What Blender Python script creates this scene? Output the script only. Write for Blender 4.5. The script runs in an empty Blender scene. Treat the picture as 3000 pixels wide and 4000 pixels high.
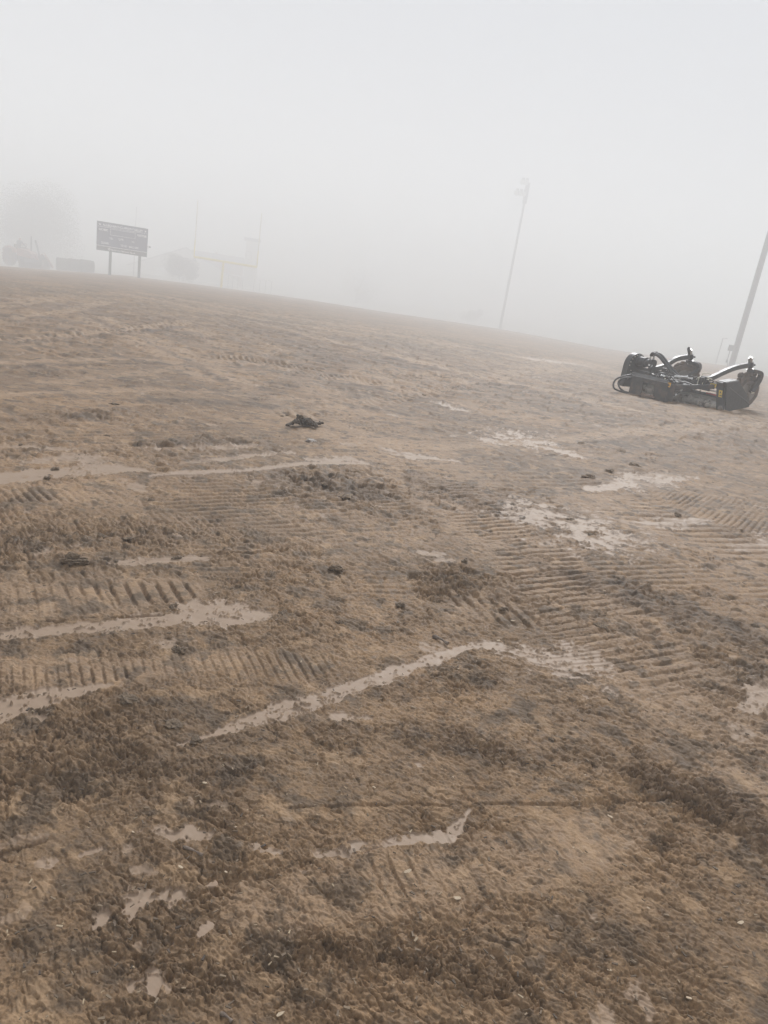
import bpy, math, random
import numpy as np
from mathutils import Vector, Matrix
random.seed(7)
rng = np.random.default_rng(11)
S = bpy.context.scene
COL = S.collection
rad = math.radians

# ------------------------------------------------------------------ camera
F, PITCH, ROLL, H = 2850.0, rad(17.5), rad(9.0), 1.5
fw = np.array([0, math.cos(PITCH), -math.sin(PITCH)])
r0 = np.array([1.0, 0, 0]); u0 = np.array([0, math.sin(PITCH), math.cos(PITCH)])
RX = math.cos(ROLL)*r0 + math.sin(ROLL)*u0
UX = -math.sin(ROLL)*r0 + math.cos(ROLL)*u0
EYE = np.array([0, 0, H])
cd = bpy.data.cameras.new('camera'); cam = bpy.data.objects.new('camera', cd); COL.objects.link(cam)
cd.sensor_fit = 'VERTICAL'; cd.sensor_height = 24; cd.lens = F/4000*24
cd.clip_start = 0.05; cd.clip_end = 2000
m = Matrix.Identity(4)
for i in range(3):
    m[i][0] = RX[i]; m[i][1] = UX[i]; m[i][2] = -fw[i]; m[i][3] = EYE[i]
cam.matrix_world = m
S.camera = cam

def ray(u, v): return fw + RX*(u-1500)/F - UX*(v-2000)/F
def at(u, v, r):
    d = ray(u, v); k = r/math.hypot(d[0], d[1]); return EYE + d*k

# ------------------------------------------------------------------ terrain
_edge_px = [(-900, 925, 82), (0, 1040, 88), (250, 1058, 90), (500, 1077, 95), (864, 1123, 100), (1200, 1170, 108), (1500, 1218, 112),
            (1953, 1285, 116), (2350, 1359, 98), (2857, 1430, 70), (3000, 1470, 62), (3700, 1585, 60)]
FAR = 1.65
_e = [at(q[0], q[1], q[2]*FAR) for q in _edge_px]
E_PHI = np.array([math.atan2(p[0], p[1]) for p in _e]); E_R = np.array([math.hypot(p[0], p[1]) for p in _e]); E_Z = np.array([p[2] for p in _e])
def terrain(x, y):
    x = np.asarray(x, float); y = np.asarray(y, float)
    phi = np.arctan2(x, y); r = np.hypot(x, y)
    re = np.interp(phi, E_PHI, E_R); ze = np.interp(phi, E_PHI, E_Z)
    t = np.clip((r-7)/(re-7), 0, 1)
    inside = ze*t**1.25 + 0.2*np.clip((phi-0.12)/0.2, 0, 1)*np.exp(-((r-15.5)/6.0)**2)
    out = ze - 2.6*(1-np.exp(-np.maximum(r-re, 0)*0.06/2.6))
    return np.where(r <= re, inside, out)
def G(u, v):
    d = ray(u, v); dh = math.hypot(d[0], d[1])
    def f(r):
        p = EYE + d*(r/dh); return p[2]-float(terrain(p[0], p[1]))
    a = 0.4; b = a
    while b < 215:
        b = a*1.03+0.01
        if f(b) < 0: break
        a = b
    for _ in range(30):
        c = (a+b)/2
        if f(c) > 0: a = c
        else: b = c
    return EYE + d*(a/dh)
def gz(x, y): return float(terrain(x, y))

# ------------------------------------------------------------------ materials
def mat(name):
    mt = bpy.data.materials.new(name); mt.use_nodes = True
    nt = mt.node_tree
    return mt, nt, nt.nodes['Principled BSDF']
def link(nt, a, b): nt.links.new(a, b)
def noise(nt, vec, scale, detail=4, rough=0.55):
    n = nt.nodes.new('ShaderNodeTexNoise'); n.inputs['Scale'].default_value = scale
    n.inputs['Detail'].default_value = detail; n.inputs['Roughness'].default_value = rough
    link(nt, vec, n.inputs['Vector']); return n.outputs['Fac']
def ramp(nt, fac, stops):
    n = nt.nodes.new('ShaderNodeValToRGB'); cr = n.color_ramp
    while len(cr.elements) < len(stops): cr.elements.new(0.5)
    for e, (p, c) in zip(cr.elements, stops):
        e.position = p; e.color = (c, c, c, 1) if not hasattr(c, '__len__') else (*c, 1)
    link(nt, fac, n.inputs['Fac']); return n.outputs['Color']
def mix(nt, fac, a, b, mode='MIX'):
    n = nt.nodes.new('ShaderNodeMix'); n.data_type = 'RGBA'; n.blend_type = mode
    for s, v in ((n.inputs[0], fac), (n.inputs[6], a), (n.inputs[7], b)):
        if hasattr(v, 'is_output'): link(nt, v, s)
        elif hasattr(v, '__len__'): s.default_value = (*v, 1)
        else: s.default_value = v
    return n.outputs[2]
def mth(nt, op, a, b=None):
    n = nt.nodes.new('ShaderNodeMath'); n.operation = op
    for s, v in ((n.inputs[0], a), (n.inputs[1], b)):
        if v is None: continue
        if hasattr(v, 'is_output'): link(nt, v, s)
        else: s.default_value = v
    return n.outputs[0]
def bump(nt, b, h, strength=0.5, dist=0.01):
    n = nt.nodes.new('ShaderNodeBump'); n.inputs['Strength'].default_value = strength; n.inputs['Distance'].default_value = dist
    link(nt, h, n.inputs['Height']); link(nt, n.outputs['Normal'], b.inputs['Normal'])
def simple(name, col, rough=0.5, metal=0.0, var=0.25, scale=8.0, bmp=0.0, dirt=None):
    mt, nt, b = mat(name)
    tc = nt.nodes.new('ShaderNodeTexCoord')
    f = noise(nt, tc.outputs['Object'], scale, 6)
    lo = tuple(c*(1-var) for c in col); hi = tuple(min(1, c*(1+var)) for c in col)
    c = ramp(nt, f, [(0.3, lo), (0.7, hi)])
    r = ramp(nt, noise(nt, tc.outputs['Object'], scale*2.3, 5), [(0.3, rough*0.75), (0.7, min(1, rough*1.3))])
    if dirt:
        amt, dcol = dirt
        d = ramp(nt, noise(nt, tc.outputs['Object'], 5.5, 8, 0.68), [(0.62-amt*0.3, 0.0), (0.72-amt*0.25, 1.0)])
        c = mix(nt, d, c, dcol)
        r = mix(nt, d, r, (0.85, 0.85, 0.85))
    link(nt, c, b.inputs['Base Color']); link(nt, r, b.inputs['Roughness'])
    b.inputs['Metallic'].default_value = metal
    if bmp: bump(nt, b, noise(nt, tc.outputs['Object'], scale*6, 6), bmp, 0.01)
    return mt
MUD = (0.105, 0.072, 0.048)
M = {}
M['black'] = simple('black_paint', (0.012, 0.013, 0.015), 0.42, 0, 0.4, 6, 0, (0.12, (0.06, 0.045, 0.034)))
M['black_dirty'] = simple('black_paint_dusty', (0.02, 0.021, 0.023), 0.5, 0, 0.5, 7, 0.05, (0.45, (0.085, 0.066, 0.052)))
M['rubber'] = simple('hose_rubber', (0.014, 0.014, 0.016), 0.4, 0, 0.3, 10)
M['tyre'] = simple('muddy_tyre', (0.05, 0.042, 0.035), 0.8, 0, 0.5, 9, 0.5, (0.75, (0.13, 0.088, 0.058)))
M['rim'] = simple('dusty_rim', (0.2, 0.175, 0.15), 0.6, 0.2, 0.3, 6, 0.1, (0.4, (0.11, 0.08, 0.055)))
M['steel'] = simple('bare_steel', (0.5, 0.49, 0.47), 0.35, 0.8, 0.25, 10)
M['zinc'] = simple('zinc_fitting', (0.72, 0.68, 0.56), 0.32, 0.5, 0.2, 12)
M['white'] = simple('white_cap_plastic', (0.75, 0.75, 0.74), 0.35, 0, 0.1, 10)
M['drum'] = simple('drum_steel', (0.42, 0.39, 0.35), 0.5, 0.3, 0.35, 6, 0.1, (0.35, (0.075, 0.055, 0.042)))
M['olive'] = simple('grey_deflector', (0.3, 0.285, 0.25), 0.55, 0, 0.25, 4, 0, (0.2, MUD))
M['yellow'] = simple('yellow_label', (0.75, 0.52, 0.03), 0.4, 0, 0.08, 12)
M['orange_label'] = simple('amber_label', (0.72, 0.38, 0.04), 0.4, 0, 0.08, 12)
M['red'] = simple('red_strip', (0.42, 0.02, 0.035), 0.4, 0, 0.2, 12)
M['mudcake'] = simple('caked_mud', MUD, 0.85, 0, 0.5, 14, 0.8)
M['rust'] = simple('rusty_edge', (0.16, 0.1, 0.07), 0.75, 0.2, 0.5, 16, 0.3)
M['navy'] = simple('navy_panel', (0.01, 0.017, 0.085), 0.5, 0, 0.15, 3)
M['navy_dark'] = simple('dark_panel', (0.018, 0.02, 0.028), 0.5, 0, 0.15, 3)
M['sign_white'] = simple('white_lettering', (0.82, 0.82, 0.82), 0.5, 0, 0.04, 5)
M['galv'] = simple('galvanised_pole', (0.13, 0.13, 0.13), 0.5, 0.2, 0.15, 2)
M['post'] = simple('steel_post', (0.09, 0.095, 0.095), 0.5, 0.2, 0.2, 2)
M['goal'] = simple('yellow_goal_paint', (0.8, 0.66, 0.12), 0.4, 0, 0.06, 2)
M['goal_pale'] = simple('fog_paled_paint', (0.6, 0.55, 0.38), 0.4, 0, 0.1, 2)  # paled yellow: fog over the uprights put into the colour
M['turf'] = simple('rolled_turf', (0.055, 0.06, 0.03), 0.95, 0, 0.45, 6, 0.6)
M['orange'] = simple('orange_bodywork', (0.3, 0.15, 0.1), 0.4, 0, 0.2, 3, 0, (0.3, MUD))
M['dark'] = simple('dark_metal', (0.03, 0.03, 0.03), 0.5, 0.2, 0.3, 5)
M['lamp'] = simple('lamp_glass', (0.7, 0.7, 0.66), 0.2, 0, 0.05, 5)
M['cloth'] = simple('dark_workwear', (0.03, 0.032, 0.035), 0.9, 0, 0.3, 10)
M['trouser'] = simple('dark_trousers', (0.045, 0.042, 0.045), 0.9, 0, 0.3, 10)
M['skin'] = simple('skin', (0.45, 0.28, 0.2), 0.55, 0, 0.1, 10)
M['cap'] = simple('pale_cap_cloth', (0.65, 0.65, 0.62), 0.8, 0, 0.1, 10)
M['brick'] = simple('red_brick', (0.26, 0.13, 0.1), 0.85, 0, 0.2, 2)
M['roof'] = simple('grey_shingle', (0.12, 0.115, 0.11), 0.85, 0, 0.2, 2)
M['cream'] = simple('cream_siding', (0.62, 0.6, 0.55), 0.7, 0, 0.08, 2)
M['glass'] = simple('window_glass', (0.05, 0.06, 0.065), 0.12, 0, 0.2, 2)
M['bark'] = simple('bark', (0.07, 0.055, 0.042), 0.9, 0, 0.3, 6, 0.5)
def leaf_mat(name, col):
    mt, nt, b = mat(name)
    g = nt.nodes.new('ShaderNodeNewGeometry')
    c = ramp(nt, g.outputs['Random Per Island'], [(0.0, tuple(x*0.55 for x in col)), (1.0, tuple(x*1.5 for x in col))])
    link(nt, c, b.inputs['Base Color']); b.inputs['Roughness'].default_value = 0.6
    return mt
M['leaf'] = leaf_mat('leaves_green', (0.055, 0.07, 0.03))
M['leaf_dark'] = leaf_mat('leaves_dark', (0.035, 0.045, 0.028))
M['clod'] = simple('wet_clod_soil', (0.21, 0.148, 0.092), 0.85, 0, 0.5, 4, 0.9)
M['heap'] = simple('dark_heap_soil', (0.085, 0.062, 0.042), 0.8, 0, 0.5, 5, 0.8)
M['slab'] = simple('smeared_clod_soil', (0.24, 0.195, 0.16), 0.4, 0, 0.2, 12, 0.2)
M['chip'] = simple('pale_wood', (0.45, 0.35, 0.24), 0.75, 0, 0.3, 40, 0.2)
M['stick'] = simple('grey_wood', (0.17, 0.13, 0.1), 0.8, 0, 0.35, 40, 0.3)

# ------------------------------------------------------------------ object helpers
def tag(o, label=None, cat=None, group=None, kind=None):
    if label: o['label'] = label
    if cat: o['category'] = cat
    if group: o['group'] = group
    if kind: o['kind'] = kind
    return o
def empty(name, loc, rz=0.0, label=None, cat=None, group=None):
    o = bpy.data.objects.new(name, None); COL.objects.link(o)
    o.location = tuple(float(c) for c in loc); o.rotation_euler = (0, 0, rz); o.empty_display_size = 0.2
    return tag(o, label, cat, group)
class MB:
    def __init__(s): s.v = []; s.f = []
    def add(s, vs, fs):
        k = len(s.v); s.v += [tuple(float(c) for c in p) for p in vs]; s.f += [tuple(i+k for i in f) for f in fs]; return s
    def box(s, c, d, rot=None):
        hx, hy, hz = d[0]/2, d[1]/2, d[2]/2
        vs = [Vector((x, y, z)) for z in (-hz, hz) for x, y in ((-hx, -hy), (hx, -hy), (hx, hy), (-hx, hy))]
        if rot is not None: vs = [rot @ v for v in vs]
        vs = [v+Vector(c) for v in vs]
        return s.add(vs, [(3, 2, 1, 0), (4, 5, 6, 7), (0, 1, 5, 4), (1, 2, 6, 5), (2, 3, 7, 6), (3, 0, 4, 7)])
    def b2(s, p, q):
        return s.box([(a+b)/2 for a, b in zip(p, q)], [abs(a-b) for a, b in zip(p, q)])
    def sweep(s, pts, prof, up=(0, 0, 1), caps=True):
        P = [Vector(p) for p in pts]; n = len(prof); vs = []; prev = None
        for i, p in enumerate(P):
            t = (P[min(i+1, len(P)-1)]-P[max(i-1, 0)]).normalized()
            if prev is None:
                a = Vector(up); a = a - t*a.dot(t)
                if a.length < 1e-3: a = Vector((1, 0, 0)) - t*t.x
            else: a = prev - t*prev.dot(t)
            a.normalize(); prev = a; b = t.cross(a)
            pr = prof[i] if hasattr(prof[0][0], '__len__') else prof
            n = len(pr)
            for (h, w) in pr: vs.append(p + b*h + a*w)
        fs = [(i*n+j, i*n+(j+1) % n, (i+1)*n+(j+1) % n, (i+1)*n+j) for i in range(len(P)-1) for j in range(n)]
        if caps: fs += [tuple(range(n))[::-1], tuple((len(P)-1)*n+j for j in range(n))]
        return s.add(vs, fs)
    def tube(s, pts, r, seg=10, up=(0, 0, 1)):
        rs = r if hasattr(r, '__len__') else [r]*len(pts)
        return s.sweep(pts, [[(math.cos(2*math.pi*j/seg)*q, math.sin(2*math.pi*j/seg)*q) for j in range(seg)] for q in rs], up)
    def bar(s, pts, w, h, up=(0, 0, 1)):
        return s.sweep(pts, [(-w/2, -h/2), (w/2, -h/2), (w/2, h/2), (-w/2, h/2)], up)
    def lathe(s, prof, c, axis, seg=28):
        ax = Vector(axis).normalized(); a = ax.orthogonal().normalized(); b = ax.cross(a); c = Vector(c); vs = []; n = len(prof)
        for j in range(seg):
            t = 2*math.pi*j/seg; d = a*math.cos(t)+b*math.sin(t)
            vs += [c + ax*z + d*r for (r, z) in prof]
        fs = [(j*n+i, j*n+i+1, ((j+1) % seg)*n+i+1, ((j+1) % seg)*n+i) for j in range(seg) for i in range(n-1)]
        if prof[0][0] > 1e-5: fs.append(tuple(j*n for j in range(seg)))
        if prof[-1][0] > 1e-5: fs.append(tuple(j*n+n-1 for j in range(seg))[::-1])
        return s.add(vs, fs)
    def plate(s, poly, o, ex, ey, th):
        o, ex, ey = Vector(o), Vector(ex), Vector(ey); nz = ex.cross(ey).normalized()*th; n = len(poly)
        lo = [o + ex*p[0] + ey*p[1] for p in poly]
        return s.add(lo+[p+nz for p in lo], [tuple(range(n))[::-1], tuple(range(n, 2*n))] + [(i, (i+1) % n, n+(i+1) % n, n+i) for i in range(n)])
    def build(s, name, m, parent=None, smooth=None, bevel=0.0, label=None):
        me = bpy.data.meshes.new(name); me.from_pydata(s.v, [], s.f); me.validate(); me.update()
        import bmesh
        bm = bmesh.new(); bm.from_mesh(me); bmesh.ops.recalc_face_normals(bm, faces=bm.faces); bm.to_mesh(me); bm.free()
        me.materials.append(M[m] if isinstance(m, str) else m)
        if smooth:
            me.polygons.foreach_set('use_smooth', [True]*len(me.polygons)); me.set_sharp_from_angle(angle=rad(smooth))
        o = bpy.data.objects.new(name, me); COL.objects.link(o)
        if parent: o.parent = parent
        if bevel:
            md = o.modifiers.new('bevel', 'BEVEL'); md.width = bevel; md.segments = 2; md.limit_method = 'ANGLE'
        if label: o['label'] = label
        return o
def kids(o): return [c for c in bpy.data.objects if c.parent == o]
def copy_tree(o, parent=None):
    c = o.copy(); COL.objects.link(c); c.parent = parent
    for ch in kids(o): copy_tree(ch, c)
    return c
def spline(pts, n=8):
    P = [Vector(p) for p in pts]; out = []
    for i in range(len(P)-1):
        a, b, c, d = P[max(i-1, 0)], P[i], P[i+1], P[min(i+2, len(P)-1)]
        for k in range(n):
            t = k/n
            out.append(0.5*((2*b)+(c-a)*t+(2*a-5*b+4*c-d)*t*t+(3*b-a-3*c+d)*t**3))
    return out+[P[-1]]

# ------------------------------------------------------------------ numpy noise
_T = rng.random((8, 256, 256))
def vn(x, y, k=0):
    T = _T[k % 8]
    xi = np.floor(x); yi = np.floor(y); fx = x-xi; fy = y-yi
    xi = xi.astype(np.int64) & 255; yi = yi.astype(np.int64) & 255
    x1 = (xi+1) & 255; y1 = (yi+1) & 255
    fx = fx*fx*fx*(fx*(fx*6-15)+10); fy = fy*fy*fy*(fy*(fy*6-15)+10)
    return (T[xi, yi]*(1-fx)+T[x1, yi]*fx)*(1-fy)+(T[xi, y1]*(1-fx)+T[x1, y1]*fx)*fy
def fbm(x, y, f, octv=4, gain=0.5, k=0, sp=None):
    s = np.zeros_like(x); a = 1.0; tot = 0.0; c, sn = math.cos(0.7), math.sin(0.7)
    X, Y = x*f+13.7*k, y*f-7.1*k
    for o in range(octv):
        n = vn(X, Y, k+o)-0.5
        if sp is not None: n = n*np.clip(1.7-3.2*sp*f*2**o, 0, 1)
        s += a*n; tot += a; a *= gain
        X, Y = (X*c-Y*sn)*2.03+5.2, (X*sn+Y*c)*2.03-3.1
    return s/tot*2
def sstep(a, b, x):
    t = np.clip((x-a)/(b-a), 0, 1); return t*t*(3-2*t)

# ------------------------------------------------------------------ ground features, described on the ground
def path(pts, mode='v'):
    out = []
    for (u, v, w) in pts:
        c = G(u, v)
        if mode == 'v': a, b = G(u, v-w/2), G(u, v+w/2)
        else: a, b = G(u-w/2, v), G(u+w/2, v)
        out.append((c[0], c[1], max(0.012, np.linalg.norm(a[:2]-b[:2])/2)))
    return np.array(out)
def ramask(x, y, P):
    best = np.full(x.shape, -9.0)
    for (x0, y0, w0), (x1, y1, w1) in zip(P[:-1], P[1:]):
        dx, dy = x1-x0, y1-y0; L2 = dx*dx+dy*dy+1e-9
        t = np.clip(((x-x0)*dx+(y-y0)*dy)/L2, 0, 1)
        d = np.hypot(x-x0-t*dx, y-y0-t*dy); w = w0+(w1-w0)*t
        best = np.maximum(best, 1-d/w)
    return best
SMEAR = [  # smooth wet clay: centre line with width, ragged or clean
    ([(-150, 1900, 40), (0, 1868, 50), (150, 1846, 46), (400, 1828, 40), (560, 1836, 14)], 'v', .5),
    ([(150, 1800, 36), (300, 1790, 44), (400, 1797, 24)], 'v', 1.0),
    ([(590, 1858, 8), (740, 1846, 26), (950, 1835, 14), (1130, 1815, 16), (1300, 1808, 12), (1430, 1812, 8)], 'v', .35),
    ([(0, 1742, 14), (150, 1745, 12)], 'v', .8), ([(190, 1750, 12), (330, 1752, 8)], 'v', .9),
    ([(540, 1752, 8), (700, 1748, 12), (900, 1748, 14), (1030, 1744, 8)], 'v', .7),
    ([(700, 1812, 10), (950, 1782, 14), (1140, 1770, 10)], 'v', .9),
    ([(1230, 1800, 16), (1370, 1794, 20), (1400, 1803, 12)], 'v', .9),
    ([(440, 2195, 12), (560, 2190, 30), (700, 2183, 34), (800, 2172, 22)], 'v', .5),
    ([(-100, 2492, 40), (0, 2468, 48), (180, 2450, 56), (434, 2432, 56), (640, 2414, 70), (850, 2396, 96), (1000, 2398, 60), (1060, 2398, 16)], 'v', .45),
    ([(730, 2370, 60), (860, 2366, 70), (980, 2372, 30)], 'v', 1.2),
    ([(-100, 2790, 110), (0, 2765, 100), (100, 2728, 80), (250, 2700, 70), (340, 2682, 44), (430, 2664, 16)], 'v', .35),
    ([(700, 2905, 12), (870, 2852, 36), (1080, 2782, 56), (1300, 2712, 52), (1500, 2645, 46), (1726, 2556, 40), (1900, 2506, 12)], 'v', .5),
    ([(1270, 2806, 30), (1370, 2800, 44), (1450, 2812, 22)], 'v', 1.0),
    ([(1985, 2530, 80), (2060, 2555, 130), (2150, 2580, 160), (2250, 2590, 140), (2330, 2560, 60)], 'v', 1.7),
    ([(2200, 2640, 30), (2250, 2590, 50), (2300, 2540, 30)], 'v', .6),
    ([(2010, 2010, 60), (2180, 2040, 130), (2330, 2080, 120), (2450, 2100, 40)], 'v', 1.4),
    ([(2450, 2045, 24), (2620, 2040, 40), (2760, 2030, 14)], 'v', 1.1),
    ([(2310, 1906, 18), (2430, 1890, 34), (2540, 1872, 40), (2620, 1852, 16)], 'v', .7),
    ([(1930, 1722, 24), (2040, 1710, 50), (2130, 1745, 40), (2230, 1776, 26)], 'v', 1.5),
    ([(1500, 1752, 16), (1620, 1780, 22), (1780, 1800, 12)], 'v', 1.2),
    ([(1250, 3345, 26), (1420, 3310, 44), (1600, 3282, 60), (1750, 3262, 56), (1800, 3210, 30), (1835, 3160, 12)], 'v', .5),
    ([(370, 3610, 30), (430, 3575, 90), (560, 3520, 130), (700, 3480, 90), (830, 3445, 40)], 'v', 1.3),
    ([(0, 3580, 70), (80, 3555, 80), (150, 3510, 60)], 'v', 1.2),
    ([(320, 3330, 40), (360, 3316, 56), (395, 3305, 30)], 'v', .8), ([(160, 3372, 40), (190, 3366, 56), (220, 3350, 30)], 'v', .6),
    ([(-60, 3310, 40), (60, 3278, 50), (170, 3262, 24)], 'v', .7), ([(680, 3272, 40), (760, 3250, 70), (820, 3260, 50)], 'v', 1.5),
    ([(530, 3390, 24), (570, 3396, 44), (610, 3410, 24)], 'v', 1.0), ([(520, 3845, 50), (590, 3830, 70), (630, 3870, 30)], 'v', 1.1),
    ([(980, 3290, 60), (1120, 3330, 140), (1300, 3360, 80)], 'v', 1.6), ([(780, 3640, 40), (820, 3610, 50)], 'v', 1.2),
    ([(2920, 2770, 40), (3010, 2690, 60), (3120, 2640, 60)], 'v', .7),
    ([(2900, 2136, 30), (3020, 2130, 50)], 'v', 1.1), ([(1590, 3000, 40), (1640, 2990, 30)], 'v', 1.3),
    ([(130, 2790, 30), (165, 2800, 36)], 'v', 1.2), ([(2080, 1405, 6), (2160, 1412, 8), (2260, 1425, 5)], 'v', .8),
    ([(1730, 1580, 14), (1800, 1600, 10)], 'v', .9), ([(0, 1165, 4), (70, 1168, 4)], 'v', .8),
    ([(2560, 1880, 14), (2700, 1860, 10)], 'v', 1.4),
]
SOFT = [  # broad rolled, smoother and paler ground
    ([(2500, 2640, 260), (2750, 2800, 420), (2950, 2960, 460), (3150, 3100, 400)], 'v', .55),
    ([(1500, 1700, 120), (1680, 1860, 150), (1900, 2020, 170), (2150, 2220, 200), (2350, 2420, 260), (2600, 2640, 300)], 'v', .55),
    ([(-100, 2330, 220), (400, 2320, 200), (750, 2290, 90)], 'v', .5), ([(-100, 2620, 200), (450, 2620, 160), (900, 2560, 100)], 'v', .45),
    ([(1000, 3560, 300), (1500, 3450, 330), (2100, 3330, 250), (2500, 3230, 130)], 'v', .5),
    ([(2400, 1980, 160), (2700, 2070, 160), (3050, 2200, 200)], 'v', .5), ([(900, 2080, 260), (1400, 2060, 260)], 'v', .3),
    ([(-50, 1920, 120), (420, 1930, 120)], 'v', .45), ([(560, 1330, 10), (800, 1420, 16), (1100, 1470, 20), (1450, 1500, 16)], 'v', .8),
    ([(400, 1270, 8), (620, 1360, 12), (900, 1480, 18), (1050, 1560, 26), (1400, 1780, 40)], 'v', .5),
    ([(0, 1200, 6), (220, 1165, 8)], 'v', .7), ([(100, 1350, 12), (330, 1310, 12)], 'v', .6),
    ([(700, 1270, 10), (1000, 1400, 16), (1300, 1560, 30), (1500, 1700, 60)], 'v', .45),
    ([(1500, 1480, 14), (1700, 1520, 16), (1900, 1530, 10)], 'v', .6),
    ([(2100, 2320, 160), (1800, 2380, 90)], 'v', .35),
    ([(-50, 1335, 9), (400, 1300, 9), (720, 1262, 7)], 'v', .9), ([(330, 1250, 8), (620, 1380, 13), (820, 1490, 18)], 'v', .8), ([(390, 1240, 8), (700, 1370, 13), (930, 1490, 18)], 'v', .8),
    ([(-50, 1422, 12), (500, 1402, 12), (1000, 1424, 13), (1500, 1506, 15)], 'v', .8), ([(950, 1250, 7), (1500, 1380, 11), (2100, 1520, 15), (2450, 1600, 18)], 'v', .75),
    ([(1300, 1270, 6), (2000, 1390, 10), (2400, 1460, 12)], 'v', .7), ([(-50, 1545, 16), (600, 1522, 16), (1250, 1568, 18)], 'v', .7), ([(2950, 1660, 20), (2300, 1706, 20), (1700, 1752, 22)], 'v', .7),
    ([(480, 1150, 5), (900, 1232, 7), (1400, 1306, 8)], 'v', .7), ([(560, 1145, 5), (1000, 1225, 7), (1500, 1290, 7)], 'v', .6), ([(1150, 1620, 26), (1500, 1560, 20), (1900, 1480, 14), (2300, 1420, 10)], 'v', .6),
    ([(-50, 1262, 7), (260, 1215, 6), (420, 1180, 5)], 'v', .8), ([(150, 1500, 16), (700, 1440, 13), (1100, 1370, 10)], 'v', .6),
]
DAMP = [  # churned darker soil
    ([(2200, 2230, 70), (2420, 2290, 120), (2600, 2370, 130), (2800, 2440, 120), (3050, 2520, 110)], 'v', 1.0),
    ([(1660, 1870, 70), (1800, 1920, 130), (1960, 1990, 120), (2080, 2040, 60)], 'v', .9),
    ([(1100, 1870, 60), (1280, 1880, 100), (1450, 1920, 80)], 'v', .8), ([(2600, 2020, 60), (2900, 2090, 80), (3050, 2120, 60)], 'v', .8),
    ([(2500, 3040, 120), (2800, 3150, 220), (3050, 3300, 260)], 'v', 1.0), ([(0, 2980, 200), (500, 2980, 130), (1000, 3000, 140)], 'v', .45),
    ([(1150, 3660, 120), (1350, 3720, 150), (1700, 3780, 150), (2050, 3860, 150)], 'v', .45), ([(400, 3950, 120), (900, 3850, 120)], 'v', .3),
    ([(1300, 2880, 120), (1600, 2860, 140), (2000, 2960, 120), (2500, 2960, 120)], 'v', .55), ([(1500, 2700, 90), (1800, 2660, 110), (1950, 2640, 60)], 'v', .5),
    ([(0, 1640, 40), (300, 1620, 50), (600, 1600, 30)], 'v', .7), ([(560, 1735, 30), (800, 1720, 40), (950, 1725, 20)], 'v', .9),
    ([(1000, 1560, 20), (1300, 1430, 30), (1150, 1330, 30), (900, 1260, 20)], 'v', .6), ([(1700, 1500, 30), (2100, 1560, 40), (2500, 1640, 40)], 'v', .35),
    ([(360, 1245, 5), (660, 1376, 8), (875, 1490, 12)], 'v', .8), ([(-50, 1350, 7), (400, 1315, 7), (720, 1276, 6)], 'v', .8), ([(1000, 1275, 6), (1500, 1396, 9), (2100, 1540, 12)], 'v', .7),
    ([(-50, 1440, 9), (500, 1420, 9), (1000, 1442, 10), (1500, 1524, 12)], 'v', .8), ([(1750, 1330, 7), (2200, 1420, 9), (2400, 1480, 10)], 'v', .6), ([(500, 1560, 20), (900, 1575, 22), (1100, 1590, 18)], 'v', .7),
    ([(1400, 1590, 26), (1800, 1640, 30), (2200, 1690, 30)], 'v', .6), ([(520, 1190, 5), (1000, 1260, 7)], 'v', .6),
    ([(250, 2180, 40), (420, 2190, 40)], 'v', .9), ([(0, 1480, 30), (250, 1450, 26)], 'v', .6),
    ([(200, 1310, 10), (480, 1400, 14), (760, 1440, 12)], 'v', .7), ([(2900, 1700, 60), (2700, 1800, 60), (2450, 1830, 50)], 'v', .5),
    ([(850, 1230, 12), (1250, 1310, 16), (1600, 1350, 14)], 'v', .5), ([(1500, 2480, 60), (1800, 2300, 60)], 'v', .4),
]
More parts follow.
